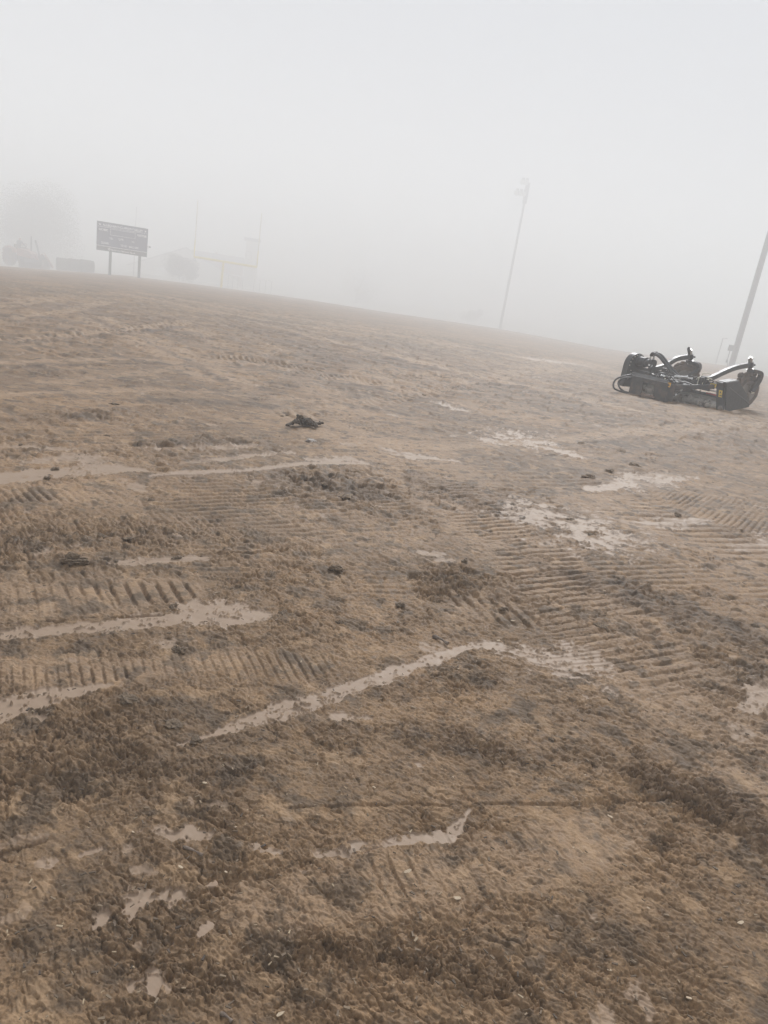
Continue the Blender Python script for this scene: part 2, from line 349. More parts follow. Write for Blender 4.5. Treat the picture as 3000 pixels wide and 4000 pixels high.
# grooves left by tracks and tyres: band, one bar (two points along it), two neighbouring bars, depth, groove share
TREAD = [
    ([(1640, 1840, 90), (1900, 2010, 120), (2150, 2220, 170), (2330, 2420, 240), (2520, 2600, 240)], 'v', ((2150, 2452), (2500, 2408)), ((2300, 2400), (2300, 2427)), .014, .17),
    ([(2620, 2690, 260), (2900, 2900, 300)], 'v', ((2400, 2720), (2800, 2690)), ((2600, 2680), (2600, 2728)), .008, .14),
    ([(1480, 1690, 90), (1640, 1840, 90)], 'v', ((1600, 1850), (1750, 1846)), ((1650, 1840), (1650, 1855)), .014, .18),
    ([(2380, 1960, 110), (2700, 2060, 120), (3060, 2190, 150)], 'v', ((2400, 2020), (2700, 2030)), ((2500, 2000), (2500, 2017)), .013, .16),
    ([(2800, 1990, 120), (3050, 2040, 120)], 'v', ((2800, 2060), (2880, 1990)), ((2840, 2000), (2866, 2004)), .012, .16),
    ([(-80, 2330, 150), (350, 2330, 130), (680, 2310, 90)], 'v', ((330, 2250), (385, 2390)), ((300, 2320), (362, 2316)), .017, .15),
    ([(180, 2238, 26), (600, 2232, 24)], 'v', ((420, 2220), (440, 2250)), ((400, 2235), (440, 2234)), .012, .2),
    ([(-80, 2650, 110), (250, 2640, 100), (460, 2620, 70)], 'v', ((200, 2600), (210, 2690)), ((150, 2640), (196, 2637)), .012, .14),
    ([(420, 2500, 110), (700, 2480, 90)], 'v', ((560, 2460), (580, 2540)), ((520, 2500), (570, 2498)), .009, .16),
    ([(-80, 1925, 70), (420, 1930, 60)], 'v', ((190, 1900), (250, 1950)), ((150, 1925), (186, 1924)), .018, .2),
    ([(1050, 3620, 200), (1500, 3470, 330), (1850, 3390, 330), (2150, 3270, 170)], 'v', ((1850, 3270), (2040, 3560)), ((1800, 3330), (1860, 3316)), .013, .11),
    ([(1850, 2330, 110), (1960, 2370, 130), (2050, 2410, 80)], 'v', ((1930, 2330), (2030, 2430)), ((2000, 2380), (2042, 2376)), .016, .2),
    ([(860, 1400, 16), (1000, 1410, 18), (1180, 1440, 20)], 'v', ((1000, 1400), (1020, 1412)), ((1000, 1406), (1022, 1408)), .03, .3),
    ([(1180, 1460, 18), (1420, 1490, 22)], 'v', ((1300, 1470), (1322, 1486)), ((1300, 1478), (1322, 1480)), .03, .3),
    ([(220, 1380, 30), (330, 1325, 24)], 'v', ((240, 1350), (300, 1366)), ((270, 1350), (282, 1340)), .03, .3),
    ([(1250, 1600, 60), (1500, 1680, 80), (1640, 1720, 60)], 'v', ((1300, 1650), (1500, 1656)), ((1400, 1650), (1400, 1662)), .014, .2),
    ([(-50, 2030, 90), (400, 2040, 90), (800, 2030, 60)], 'v', ((190, 2010), (230, 2060)), ((150, 2035), (184, 2034)), .011, .17),
    ([(2600, 1960, 60), (2300, 1880, 50), (2000, 1800, 40), (1700, 1720, 30)], 'v', ((2300, 1880), (2420, 1878)), ((2300, 1880), (2300, 1893)), .012, .2),
    ([(0, 1330, 14), (400, 1300, 14), (700, 1262, 10)], 'v', ((300, 1300), (330, 1316)), ((300, 1306), (326, 1304)), .03, .25),
    ([(1150, 1620, 30), (1500, 1560, 24), (1900, 1480, 16)], 'v', ((1400, 1570), (1440, 1590)), ((1400, 1578), (1428, 1574)), .022, .25),
    ([(1150, 1700, 130), (1700, 1750, 150), (2200, 1890, 150)], 'v', ((1500, 1740), (1800, 1752)), ((1500, 1740), (1500, 1752)), .008, .24),
    ([(2350, 2240, 200), (2700, 2280, 240), (3080, 2360, 260)], 'v', ((2500, 2250), (2800, 2244)), ((2600, 2250), (2600, 2270)), .008, .2),
    ([(2350, 2560, 260), (3080, 2720, 300)], 'v', ((2400, 2600), (2800, 2560)), ((2600, 2600), (2600, 2634)), .007, .17),
    ([(500, 2130, 120), (1400, 2260, 170)], 'v', ((800, 2180), (1100, 2186)), ((900, 2180), (900, 2197)), .007, .22),
    ([(350, 2540, 110), (900, 2600, 160), (1250, 2600, 120)], 'v', ((800, 2560), (830, 2640)), ((800, 2600), (838, 2598)), .007, .16),
    ([(-50, 1760, 60), (500, 1700, 60), (1100, 1690, 50)], 'v', ((300, 1700), (600, 1696)), ((400, 1700), (400, 1711)), .008, .25),
    ([(1800, 1480, 20), (1500, 1470, 20)], 'v', ((1600, 1470), (1640, 1484)), ((1600, 1478), (1622, 1478)), .025, .3),
    ([(1950, 1700, 60), (2100, 1740, 70), (2250, 1780, 50)], 'v', ((2050, 1760), (2200, 1740)), ((2100, 1735), (2100, 1748)), .012, .2),
    ([(850, 1960, 220), (1250, 1990, 240), (1500, 1980, 120)], 'v', ((1000, 1960), (1200, 1952)), ((1100, 1950), (1100, 1964)), .012, .2),
    ([(2600, 2900, 200), (3000, 2800, 220)], 'v', ((2700, 2700), (2880, 2860)), ((2750, 2760), (2800, 2750)), .008, .14),
]
CRACK = [([(1130, 3158, 14), (1500, 3146, 18), (1960, 3142, 20), (2250, 3150, 22), (2650, 3128, 18), (3000, 3122, 14)], .009),
         ([(840, 2160, 8), (1000, 2156, 14), (1120, 2140, 8)], .03), ([(1900, 2246, 8), (2200, 2236, 10)], .012),
         ([(590, 1862, 6), (900, 1845, 8), (1130, 1826, 8)], .03), ([(0, 2428, 8), (300, 2410, 10), (640, 2394, 10)], .02),
         ([(2700, 3170, 30), (2850, 3260, 40), (3050, 3290, 40)], .012), ([(0, 3330, 10), (170, 3280, 10)], .01)]

def build_ground():
    d = rad(60)
    phi = np.concatenate([np.linspace(-d, d, 1720), np.linspace(d, 2*math.pi-d, 122)[1:-1]])
    dep0, dep1 = rad(63), math.atan(1.5/9.0)
    r1 = 1.5/np.tan(np.linspace(dep0, dep1, 1200))
    r2 = [r1[-1]]
    while r2[-1] < 40: r2.append(r2[-1]+max(0.045, r2[-1]*0.006))
    r3 = [r2[-1]]
    while r3[-1] < 430: r3.append(r3[-1]*1.022)
    R = np.concatenate([[0.25, 0.5], r1, r2[1:], r3[1:]])
    nr, npz = len(R), len(phi)
    RR, PP = np.meshgrid(R, phi, indexing='ij')
    x = (RR*np.sin(PP)).ravel(); y = (RR*np.cos(PP)).ravel(); r = RR.ravel()
    dR = np.gradient(R); sp = np.repeat(dR, npz)*0.8
    wide = np.tile(np.abs(np.gradient(phi)), nr)*r
    sp = np.maximum(sp, wide*0.8); sp = np.maximum(sp, 0.002)
    z = terrain(x, y)
    re = np.interp(np.arctan2(x, y), E_PHI, E_R)
    fieldm = sstep(re+1.0, re-1.0, r)
    big = fbm(x, y, 0.8, 3, 0.5, 1)
    zone = fbm(x, y, 1.7, 3, 0.55, 3)            # where the soil is crumbly or compact
    loose = sstep(-0.35, 0.45, zone)
    smear = np.zeros_like(x); soft = np.zeros_like(x); damp = np.zeros_like(x); groove = np.zeros_like(x)
    rag = fbm(x, y, 7, 5, 0.6, 2); rag2 = fbm(x, y, 26, 3, 0.6, 5)
    def region(P, k=1.6):
        w = P[:, 2].max()*k
        return np.nonzero((x > P[:, 0].min()-w) & (x < P[:, 0].max()+w) & (y > P[:, 1].min()-w) & (y < P[:, 1].max()+w))[0]
    for pts, mode, a in SOFT:
        P = path(pts, mode); i = region(P)
        soft[i] = np.maximum(soft[i], a*sstep(0.0, 0.5, ramask(x[i], y[i], P)+0.45*rag[i]))
    for pts, mode, a in DAMP:
        P = path(pts, mode); i = region(P)
        damp[i] = np.maximum(damp[i], a*sstep(-0.05, 0.7, ramask(x[i], y[i], P)+0.75*rag[i]))
    brk = fbm(x, y, 5, 4, 0.6, 7); brk2 = fbm(x+0.05*rag, y, 10, 4, 0.6, 3)
    for pts, mode, a in SMEAR:
        P = path(pts, mode); i = region(P, 2.2)
        mm = ramask(x[i], y[i], P) + (0.25+a)*(0.8*rag[i]+0.7*rag2[i]) - 0.12*a
        smear[i] = np.maximum(smear[i], sstep(0.0, 0.18, mm)*((0.4+0.6*sstep(-0.3, 0.12, brk[i])) if 0.55 < a < 1.3 else (sstep(-0.24, -0.12, brk2[i]) if a >= 1.3 else 1.0)))
    # small scattered smears where the noise says so
    sc = fbm(x, y, 2.6, 5, 0.6, 6)
    smear = np.maximum(smear, 0.7*sstep(0.56, 0.62, sc+0.12*rag2)*(1-damp))
    speck = fbm(x, y, 48, 3, 0.6, 1); vein = 1-np.abs(fbm(x+0.04*rag, y+0.04*rag2, 6, 4, 0.55, 2))*9
    smear *= (1-0.85*sstep(0.32, 0.42, speck+0.25*rag)*sstep(4.2, 2.6, r))*(1-0.8*sstep(0.5, 0.9, vein)*sstep(-0.2, 0.2, rag))
    damp = np.maximum(damp, 0.5*sstep(0.1, 0.55, fbm(x, y, 1.0, 4, 0.6, 0)+0.25*rag)*(1-smear)*(1-np.clip(soft*1.5, 0, 1)))
    tread_in = np.zeros_like(x)
    for pts, mode, (ba, bb), (pa, pb), depth, share in TREAD:
        P = path(pts, mode); i = region(P)
        a, b = G(*ba)[:2], G(*bb)[:2]; t = (b-a)/np.linalg.norm(b-a); n = np.array([-t[1], t[0]])
        per = abs((G(*pb)[:2]-G(*pa)[:2]) @ n)
        mk = sstep(-0.1, 0.45, ramask(x[i], y[i], P)+0.35*rag[i])
        s = ((x[i]-a[0])*n[0]+(y[i]-a[1])*n[1])/per + 0.13*rag[i] + 0.05*rag2[i]
        f = np.abs(s-np.floor(s)-0.5)
        gr = sstep(share*1.25, share*0.6, f)
        wear = sstep(-0.3, 0.3, fbm(x[i], y[i], 2.4, 4, 0.6, 4))
        groove[i] = np.maximum(groove[i], 1.1*depth*gr*mk*(0.2+0.8*wear)); tread_in[i] = np.maximum(tread_in[i], mk*wear)
    crack = np.zeros_like(x)
    for pts, dep in CRACK:
        P = path(pts); i = region(P)
        wob = 0.9*rag[i]+0.6*rag2[i]-0.1
        crack[i] = np.maximum(crack[i], dep*sstep(0.0, 0.8, ramask(x[i], y[i], P)+wob))
    amp = (0.42+0.58*sstep(1.5, 3.8, r)+0.4*damp*sstep(3.8, 1.5, r))*(0.5+0.8*loose)*(1-0.62*soft)*(1+0.45*damp)*(1-0.6*tread_in)
    flat = 1-smear
    lum = fbm(x, y, 9, 4, 0.55, 0, sp)
    cru = fbm(x, y, 42, 4, 0.6, 4, sp)
    # flakes: crumbs with steep edges
    fl = fbm(x+0.03*rag, y-0.03*rag2, 17, 4, 0.6, 7, sp)
    flake = sstep(0.03, 0.16, fl)-0.5
    fl2 = fbm(x, y, 60, 3, 0.6, 2, sp); flake2 = sstep(0.02, 0.2, fl2)-0.5
    rid = 1-np.abs(fbm(x+0.05*rag, y+0.05*rag2, 8, 4, 0.55, 5, sp))*3.2
    cr = np.clip(rid, 0, 1)**5
    # flaky crust: saw-toothed steps that follow warped contours, slightly drawn out the way the blades went
    def saw(t): f = t-np.floor(t); return np.where(f < 0.78, f/0.78, (1-f)/0.22)-0.5
    ca, sa = math.cos(-0.55), math.sin(-0.55); xa = (x*ca+y*sa)*0.62; ya = (-x*sa+y*ca)*1.25
    t1 = fbm(xa+0.04*rag, ya+0.02*rag2, 6.5, 5, 0.58, 3, sp)*4.2; saw1 = saw(t1)*np.clip(1.5-sp*70, 0, 1)
    t2 = fbm(xa, ya, 17, 4, 0.58, 5, sp)*3.4; saw2 = saw(t2)*np.clip(1.5-sp*110, 0, 1)
    t3 = fbm(xa, ya, 44, 3, 0.55, 7, sp)*2.6; saw3 = saw(t3)*np.clip(1.5-sp*260, 0, 1)
    p1 = sstep(-0.04, 0.07, fbm(x+0.05*rag, y-0.05*rag2, 8.5, 5, 0.55, 3, sp))-0.5
    p2 = sstep(-0.03, 0.08, fbm(x+0.02*rag2, y, 21, 4, 0.55, 6, sp))-0.5
    p3 = sstep(-0.02, 0.10, fbm(x, y, 50, 3, 0.55, 1, sp))-0.5
    pits = sstep(0.15, 0.32, fbm(x, y, 18, 4, 0.6, 6, sp))
    cm = sstep(-0.25, 0.2, fbm(x, y, 3.3, 3, 0.5, 1)); g1 = fbm(xa+0.03*rag, ya, 5.5, 5, 0.55, 2, sp*0.7); g2 = fbm(xa, ya+0.02*rag2, 14, 4, 0.55, 6, sp*0.7)
    cv1 = np.exp(-(g1/0.035)**2)*cm*np.clip(1.6-sp*60, 0, 1); cv2 = np.exp(-(g2/0.045)**2)*np.clip(1.2-cm*0.6, 0, 1)*np.clip(1.6-sp*120, 0, 1)
    fade = np.clip(1.25-r/60, 0.0, 1)*fieldm
    hh = 0.018*big
    hh += fade*(amp*flat*(0.012*lum+0.010*p1*loose*(0.6+damp)+0.006*p2*(0.5+0.8*damp)+0.015*saw1+0.009*saw2+0.003*saw3-0.022*cv1-0.014*cv2-0.014*pits) + smear*(0.0015*cru-0.006+0.002*lum))
    lip = np.clip(1-np.abs(smear-0.5)*2, 0, 1)*fade
    hh += lip*0.006*(rag2+0.3)
    hh -= fade*(groove*(1-0.5*smear)+crack)
    hh += damp*fade*(0.006+0.012*lum)
    hh += sstep(6, 14, r)*fieldm*(1-smear)*(0.03*fbm(x, y, 2.2, 4, 0.6, 3, sp*0.7)+0.02*np.clip(fbm(x, y, 1.1, 3, 0.6, 2)-0.15, 0, 1)+0.028*sstep(0.0, 0.12, fbm(x, y, 4.5, 4, 0.6, 5, sp*0.6)))
    z = z+hh
    co = np.stack([x, y, z], 1)
    idx = np.arange(nr*npz).reshape(nr, npz)
    a = idx[:-1, :]; b = np.roll(idx, -1, 1)[:-1, :]; c = np.roll(idx, -1, 1)[1:, :]; dd = idx[1:, :]
    quads = np.stack([a, dd, c, b], -1).reshape(-1, 4)
    me = bpy.data.meshes.new('ground')
    nq = len(quads)
    me.vertices.add(len(co)); me.vertices.foreach_set('co', co.astype(np.float32).ravel())
    fan = npz
    me.loops.add(nq*4+fan); me.polygons.add(nq+1)
    me.loops.foreach_set('vertex_index', np.concatenate([quads.ravel(), idx[0][::-1]]).astype(np.int32))
    me.polygons.foreach_set('loop_start', np.concatenate([np.arange(nq)*4, [nq*4]]).astype(np.int32))
    me.polygons.foreach_set('loop_total', np.concatenate([np.full(nq, 4), [fan]]).astype(np.int32))
    me.polygons.foreach_set('use_smooth', np.ones(nq+1, bool))
    me.update(calc_edges=True)
    for nm, arr in (('smear', smear), ('damp', damp), ('soft', soft), ('field', fieldm), ('tread', np.clip(groove/0.02, 0, 1))):
        at_ = me.attributes.new(nm, 'FLOAT', 'POINT'); at_.data.foreach_set('value', arr.astype(np.float32))
    o = bpy.data.objects.new('ground', me); COL.objects.link(o); o['kind'] = 'structure'
    # soil material
    mt, nt, bs = mat('muddy_soil')
    def attr(n):
        q = nt.nodes.new('ShaderNodeAttribute'); q.attribute_name = n; return q.outputs['Fac']
    pos = nt.nodes.new('ShaderNodeNewGeometry').outputs['Position']
    n_big = noise(nt, pos, 0.55, 5, 0.6); n_mid = noise(nt, pos, 3.5, 6, 0.62); n_fine = noise(nt, pos, 26, 7, 0.68); n_grain = noise(nt, pos, 140, 4, 0.7)
    c1 = ramp(nt, n_mid, [(0.32, (0.147, 0.0946, 0.05246)), (0.52, (0.2251, 0.1453, 0.0774)), (0.70, (0.3066, 0.203, 0.1092))])
    c2 = ramp(nt, n_fine, [(0.34, (0.1512, 0.0989, 0.05504)), (0.5, (0.2201, 0.1428, 0.0774)), (0.68, (0.2898, 0.1892, 0.1023))])
    c = mix(nt, 0.6, c1, c2)
    gr_ = ramp(nt, n_grain, [(0.34, 0.72), (0.5, 1.0), (0.68, 1.22)])
    c = mix(nt, 1.0, c, gr_, 'MULTIPLY')
    c = mix(nt, 1.0, c, ramp(nt, n_big, [(0.36, (0.66, 0.645, 0.66)), (0.62, (1.16, 1.11, 1.08))]), 'MULTIPLY')
    c = mix(nt, mth(nt, 'MULTIPLY', attr('soft'), 0.8), c, (0.335, 0.225, 0.138))
    fl_a = ramp(nt, noise(nt, pos, 44, 3, 0.6), [(0.575, 0.0), (0.61, 1.0)]); fl_b = ramp(nt, noise(nt, pos, 13, 6, 0.65), [(0.575, 0.0), (0.62, 1.0)])
    c = mix(nt, mth(nt, 'MULTIPLY', mth(nt, 'MAXIMUM', mth(nt, 'MULTIPLY', fl_a, 0.6), fl_b), 0.6), c, (0.066, 0.046, 0.03))       # dark flecks: shade of small crevices put into the soil colour
    fl_c = ramp(nt, noise(nt, pos, 75, 2, 0.5), [(0.70, 0.0), (0.73, 1.0)])
    c = mix(nt, mth(nt, 'MULTIPLY', fl_c, 0.6), c, (0.42, 0.31, 0.19))
    fl_d = ramp(nt, noise(nt, pos, 5.2, 5, 0.62), [(0.55, 0.0), (0.60, 1.0)]); fl_e = ramp(nt, noise(nt, pos, 2.1, 6, 0.66), [(0.57, 0.0), (0.63, 1.0)])
    c = mix(nt, mth(nt, 'MULTIPLY', mth(nt, 'MAXIMUM', fl_d, fl_e), 0.66), c, (0.085, 0.058, 0.036))  # dark clods and the shade among them, painted into the farther soil
    c = mix(nt, mth(nt, 'MULTIPLY', ramp(nt, noise(nt, pos, 7.7, 5, 0.62), [(0.56, 0.0), (0.62, 1.0)]), 0.45), c, (0.38, 0.25, 0.14))
    dampf = mth(nt, 'MULTIPLY', attr('damp'), 0.64)
    c = mix(nt, dampf, c, mix(nt, 1.0, c, (0.42, 0.42, 0.45), 'MULTIPLY'))
    sm = mix(nt, noise(nt, pos, 9, 5), (0.25, 0.173, 0.115), (0.32, 0.23, 0.158))
    c = mix(nt, attr('smear'), c, sm)
    gcol = ramp(nt, n_mid, [(0.3, (0.10, 0.105, 0.055)), (0.7, (0.17, 0.165, 0.095))])
    c = mix(nt, attr('field'), gcol, c)
    link(nt, c, bs.inputs['Base Color'])
    rg = ramp(nt, n_fine, [(0.3, 0.55), (0.7, 0.9)])
    rg = mix(nt, attr('smear'), rg, ramp(nt, n_fine, [(0.3, 0.5), (0.7, 0.68)]))
    link(nt, rg, bs.inputs['Roughness']); bs.inputs['Specular IOR Level'].default_value = 0.3
    hb = mth(nt, 'ADD', mth(nt, 'MULTIPLY', n_grain, 0.5), n_fine)
    bn = nt.nodes.new('ShaderNodeBump'); bn.inputs['Distance'].default_value = 0.004
    link(nt, hb, bn.inputs['Height'])
    st = mth(nt, 'SUBTRACT', 0.85, mth(nt, 'MULTIPLY', attr('smear'), 0.78)); link(nt, st, bn.inputs['Strength'])
    link(nt, bn.outputs['Normal'], bs.inputs['Normal'])
    me.materials.append(mt)
    return o
build_ground()

# ------------------------------------------------------------------ loose lumps, chips, sticks
def clod_mesh(name, sx, sy, sz, seed, sub=4, rough=0.5):
    import bmesh
    bm = bmesh.new(); bmesh.ops.create_icosphere(bm, subdivisions=sub, radius=1)
    P = np.array([v.co[:] for v in bm.verts])
    k = seed % 7
    n = fbm(P[:, 0]+seed*1.7, P[:, 1]+P[:, 2]*0.7, 0.9, 3, 0.5, k)+fbm(P[:, 2]+seed, P[:, 0]-P[:, 1], 1.1, 3, 0.5, k+1)
    n2 = fbm(P[:, 0]*1.2+seed, P[:, 1]+P[:, 2], 3.5, 3, 0.6, k+2)+fbm(P[:, 2]*1.3-seed, P[:, 1]-P[:, 0], 3.7, 3, 0.6, k+3)
    q = 1+rough*n+0.28*rough*(sstep(0, .25, n2)*2-1)+0.25*rough*n2
    for v, s in zip(bm.verts, q): v.co = Vector((v.co.x*s*sx, v.co.y*s*sy, max(v.co.z*s, -0.45)*sz))
    me = bpy.data.meshes.new(name); bm.to_mesh(me); bm.free()
    me.materials.append(M['clod'])
    return me
clods = [clod_mesh('soil_clod', 1, 0.85, 0.62, s, 3, 0.55) for s in (1, 2, 3, 4, 5, 6)]
CL = [(443, 1579, 46), (221, 1469, 30), (416, 1701, 36), (1121, 1622, 22), (1100, 1626, 26), (81, 1737, 26), (215, 1832, 30), (181, 1868, 36),
      (1266, 1890, 56), (1347, 1941, 80), (592, 1954, 40), (1708, 1679, 40), (1753, 1701, 26), (1658, 1547, 18), (2273, 1733, 34),
      (2427, 1765, 60), (2481, 1819, 46), (2300, 1862, 50), (2377, 1841, 60), (316, 2190, 50), (692, 2176, 44), (502, 2104, 60), (398, 2092, 30),
      (448, 2192, 28), (678, 2366, 40), (1103, 2393, 40), (1338, 2434, 50), (678, 2830, 96), (506, 2732, 70), (764, 2895, 50),
      (700, 2538, 46), (1816, 2192, 40), (1563, 2362, 50), (2350, 2443, 50), (2947, 2443, 40), (2151, 2886, 66), (1970, 2378, 50), (2648, 2013, 36),
      (2120, 2010, 30), (2230, 2030, 34), (2310, 2090, 36), (2180, 2060, 24), (2400, 2060, 26), (2060, 2050, 28), (1360, 2480, 24), (2880, 3560, 40), (1820, 3480, 36)]
for i, (u, v, w) in enumerate(CL):
    p = G(u, v); dist = np.linalg.norm(p-EYE); rr = w*dist/F/2
    o = bpy.data.objects.new('soil_clod', clods[i % 6]); COL.objects.link(o)
    rr *= random.uniform(0.6, 1.05); flatn = random.uniform(0.5, 0.85)
    o.scale = (rr*random.uniform(0.9, 1.15), rr*random.uniform(0.8, 1.1), rr*flatn); o.rotation_euler = (random.uniform(-.2, .2), random.uniform(-.2, .2), random.uniform(0, 6.28))
    o.location = (p[0], p[1], p[2]-rr*0.06)
    tag(o, 'small dark lump of wet soil lying loose on the churned mud', 'soil lump', 'loose soil lumps on the mud')
p = G(280, 2188); o = bpy.data.objects.new('soil_clod', clod_mesh('curled_clod', 1, .6, .8, 9, 4, .7)); COL.objects.link(o)
s = 66*np.linalg.norm(p-EYE)/F/2; o.scale = (s, s*.9, s*.6); o.location = (p[0], p[1], p[2]+s*.02)
tag(o, 'jagged dark soil lump at the left end of the short mud streak, low left', 'soil lump')
p = G(1311, 2224); o = bpy.data.objects.new('soil_clod', clod_mesh('block_clod', 1, .7, .6, 12, 4, .4)); COL.objects.link(o)
s = 70*np.linalg.norm(p-EYE)/F/2; o.scale = (s*.8, s*.7, s*.6); o.location = (p[0], p[1], p[2]+s*.05)
tag(o, 'blocky dark soil lump sitting alone on flat mud near the middle of the field', 'soil lump')
# the dug heap and the pale slab beside it
def heap():
    c = G(1180, 1668); dist = np.linalg.norm(c-EYE); px = dist/F
    root = None; import bmesh
    bm = bmesh.new()
    rs = random.Random(5)
    spots = [(-45, 0, 26), (-28, -16, 30), (-18, -38, 22), (-4, -46, 20), (0, -18, 34), (18, -10, 30), (26, -2, 26), (38, 4, 28), (50, 0, 24), (56, -12, 14), (62, 10, 18), (-10, 2, 26), (10, 6, 24), (-50, -12, 14), (-22, -28, 18), (72, 14, 12), (20, -24, 16)]
    for j, (du, dv, w) in enumerate(spots):
        me = clod_mesh('lump', 1, .85, .85, 20+j, 3, .65)
        q = G(1180+du, 1668)
        rr = w*px/2*1.15
        mm = Matrix.Translation((q[0], q[1]+rs.uniform(-.08, .08), q[2]+max(0.02, (-dv)*px*0.8)+rr*.25)) @ Matrix.Rotation(rs.uniform(0, 6), 4, 'Z') @ Matrix.Diagonal((rr, rr, rr*.85, 1))
        me.transform(mm); bm.from_mesh(me); bpy.data.meshes.remove(me)
    me = bpy.data.meshes.new('soil_heap'); bm.to_mesh(me); bm.free(); me.materials.append(M['heap'])
    o = bpy.data.objects.new('soil_heap', me); COL.objects.link(o)
    return tag(o, 'knee-high heap of dark dug soil lumps standing out on the flat mud', 'soil heap')
heap()['label'] = 'largest heap of dark dug soil lumps, standing out on the flat mud'
p = G(1214, 1724); s = 42*np.linalg.norm(p-EYE)/F/2
me = clod_mesh('flat_clod', 1, .7, .34, 33, 4, .35)
o = bpy.data.objects.new('soil_slab', me); COL.objects.link(o); me.materials[0] = M['slab']; o.scale = (s, s*1.1, s*.8); o.rotation_euler = (0.1, 0.08, 0.3); o.location = (p[0], p[1], p[2]+s*.14)
tag(o, 'flat grey slab of smooth clay lying just in front of the dark soil heap', 'clay slab')
CH = [(800, 3063, 26), (705, 3393, 30), (1094, 3968, 34), (882, 3411, 20), (1767, 3040, 20), (2282, 3032, 20), (2237, 3316, 16), (2381, 3194, 30), (1590, 3411, 40), (1785, 3515, 40),
      (2531, 3551, 14), (2558, 3565, 16), (2725, 3432, 20), (2892, 3610, 34), (2115, 3866, 18), (2689, 3904, 26), (2381, 3795, 24), (1947, 2506, 24), (2273, 2655, 18), (1834, 2823, 24),
      (1790, 2615, 14), (2585, 2425, 18), (2002, 2428, 20), (1460, 3080, 24), (520, 3255, 16), (920, 3235, 14), (1560, 3330, 16), (2060, 2330, 18), (1200, 2268, 10), (2360, 2310, 14)]
def chip_mesh(seed):
    r_ = random.Random(seed); n = 7
    poly = [((0.5+r_.uniform(-.12, .1))*math.cos(6.283*i/n), (0.24+r_.uniform(-.08, .06))*math.sin(6.283*i/n)) for i in range(n)]
    b = MB(); b.plate(poly, (0, 0, 0), (1, 0, r_.uniform(-.05, .15)), (0, 1, r_.uniform(-.1, .1)), 0.12)
    me = bpy.data.meshes.new('wood_chip'); me.from_pydata(b.v, [], b.f); me.update(); me.materials.append(M['chip']); return me
chips = [chip_mesh(s) for s in range(4)]
for i, (u, v, w) in enumerate(CH):
    p = G(u, v); s = w*np.linalg.norm(p-EYE)/F*0.8
    o = bpy.data.objects.new('wood_chip', chips[i % 4]); COL.objects.link(o)
    o.scale = (s, s, s); o.rotation_euler = (random.uniform(-.15, .15), random.uniform(-.15, .15), random.uniform(-.8, .8)); o.location = (p[0], p[1], p[2]+0.004)
    tag(o, 'tiny pale wood chip lying flat on the brown mud', 'wood chip', 'pale chips scattered on the mud')
ST = [((1690, 2490), (1748, 2520), 16, 'short dark stick lying above the end of the long diagonal mud streak'),
      ((715, 3312), (790, 3345), 12, 'weathered splinter beside the small smear of clay at lower left'), ((860, 3962), (905, 3996), 14, 'pale splinter sticking into the mud at the bottom edge')]
for a, b, w, lab in ST:
    A, B_ = Vector(G(*a)), Vector(G(*b)); r_ = w*(A-Vector(EYE)).length/F/2
    A.z += r_*.8; B_.z += r_*.8; mid = (A+B_)/2+Vector((0.002, 0.001, r_*.4))
    mb = MB(); mb.tube(spline([A, mid, B_], 4), [r_*(.7+.3*math.sin(i)) for i in range(9)], 8)
    tag(mb.build('wood_stick', 'stick', None, 60), lab, 'stick')
def litter():
    mb = MB(); rs = random.Random(3)
    for i in range(1000):
        u = rs.uniform(-100, 3100); v = 1500+2550*rs.random()**0.8
        try: p = G(u, v) if i < 10 else None
        except Exception: p = None
        d = ray(u, v); k = H/-d[2] if d[2] < 0 else 0
        if k <= 0: continue
        q = EYE+d*k; x, y = q[0], q[1]
        if math.hypot(x, y) > 16: continue
        z = gz(x, y); L = rs.uniform(.004, .013)*(1+math.hypot(x, y)*.12); W = L*rs.uniform(.12, .5); a = rs.uniform(0, 6.28)
        c, s_ = math.cos(a), math.sin(a); t = .0015+L*.08; zz = z+rs.uniform(.003, .012)
        vs = [(x+c*dx-s_*dy, y+s_*dx+c*dy, zz+dz) for dz in (0, t) for dx, dy in ((-L/2, -W/2), (L/2, -W/3), (L/2, W/3), (-L/2, W/2))]
        mb.add(vs, [(3, 2, 1, 0), (4, 5, 6, 7), (0, 1, 5, 4), (1, 2, 6, 5), (2, 3, 7, 6), (3, 0, 4, 7)])
    mt, nt, b = mat('straw_bits'); g = nt.nodes.new('ShaderNodeNewGeometry')
    link(nt, ramp(nt, g.outputs['Random Per Island'], [(0, (.05, .035, .025)), (.5, (.16, .115, .075)), (.9, (.22, .16, .1)), (1, (.4, .31, .2))]), b.inputs['Base Color']); b.inputs['Roughness'].default_value = .8
    tag(mb.build('straw_litter', mt), 'scattered bits of straw, root and bark mixed into the mud', 'litter', None, 'stuff')
litter()

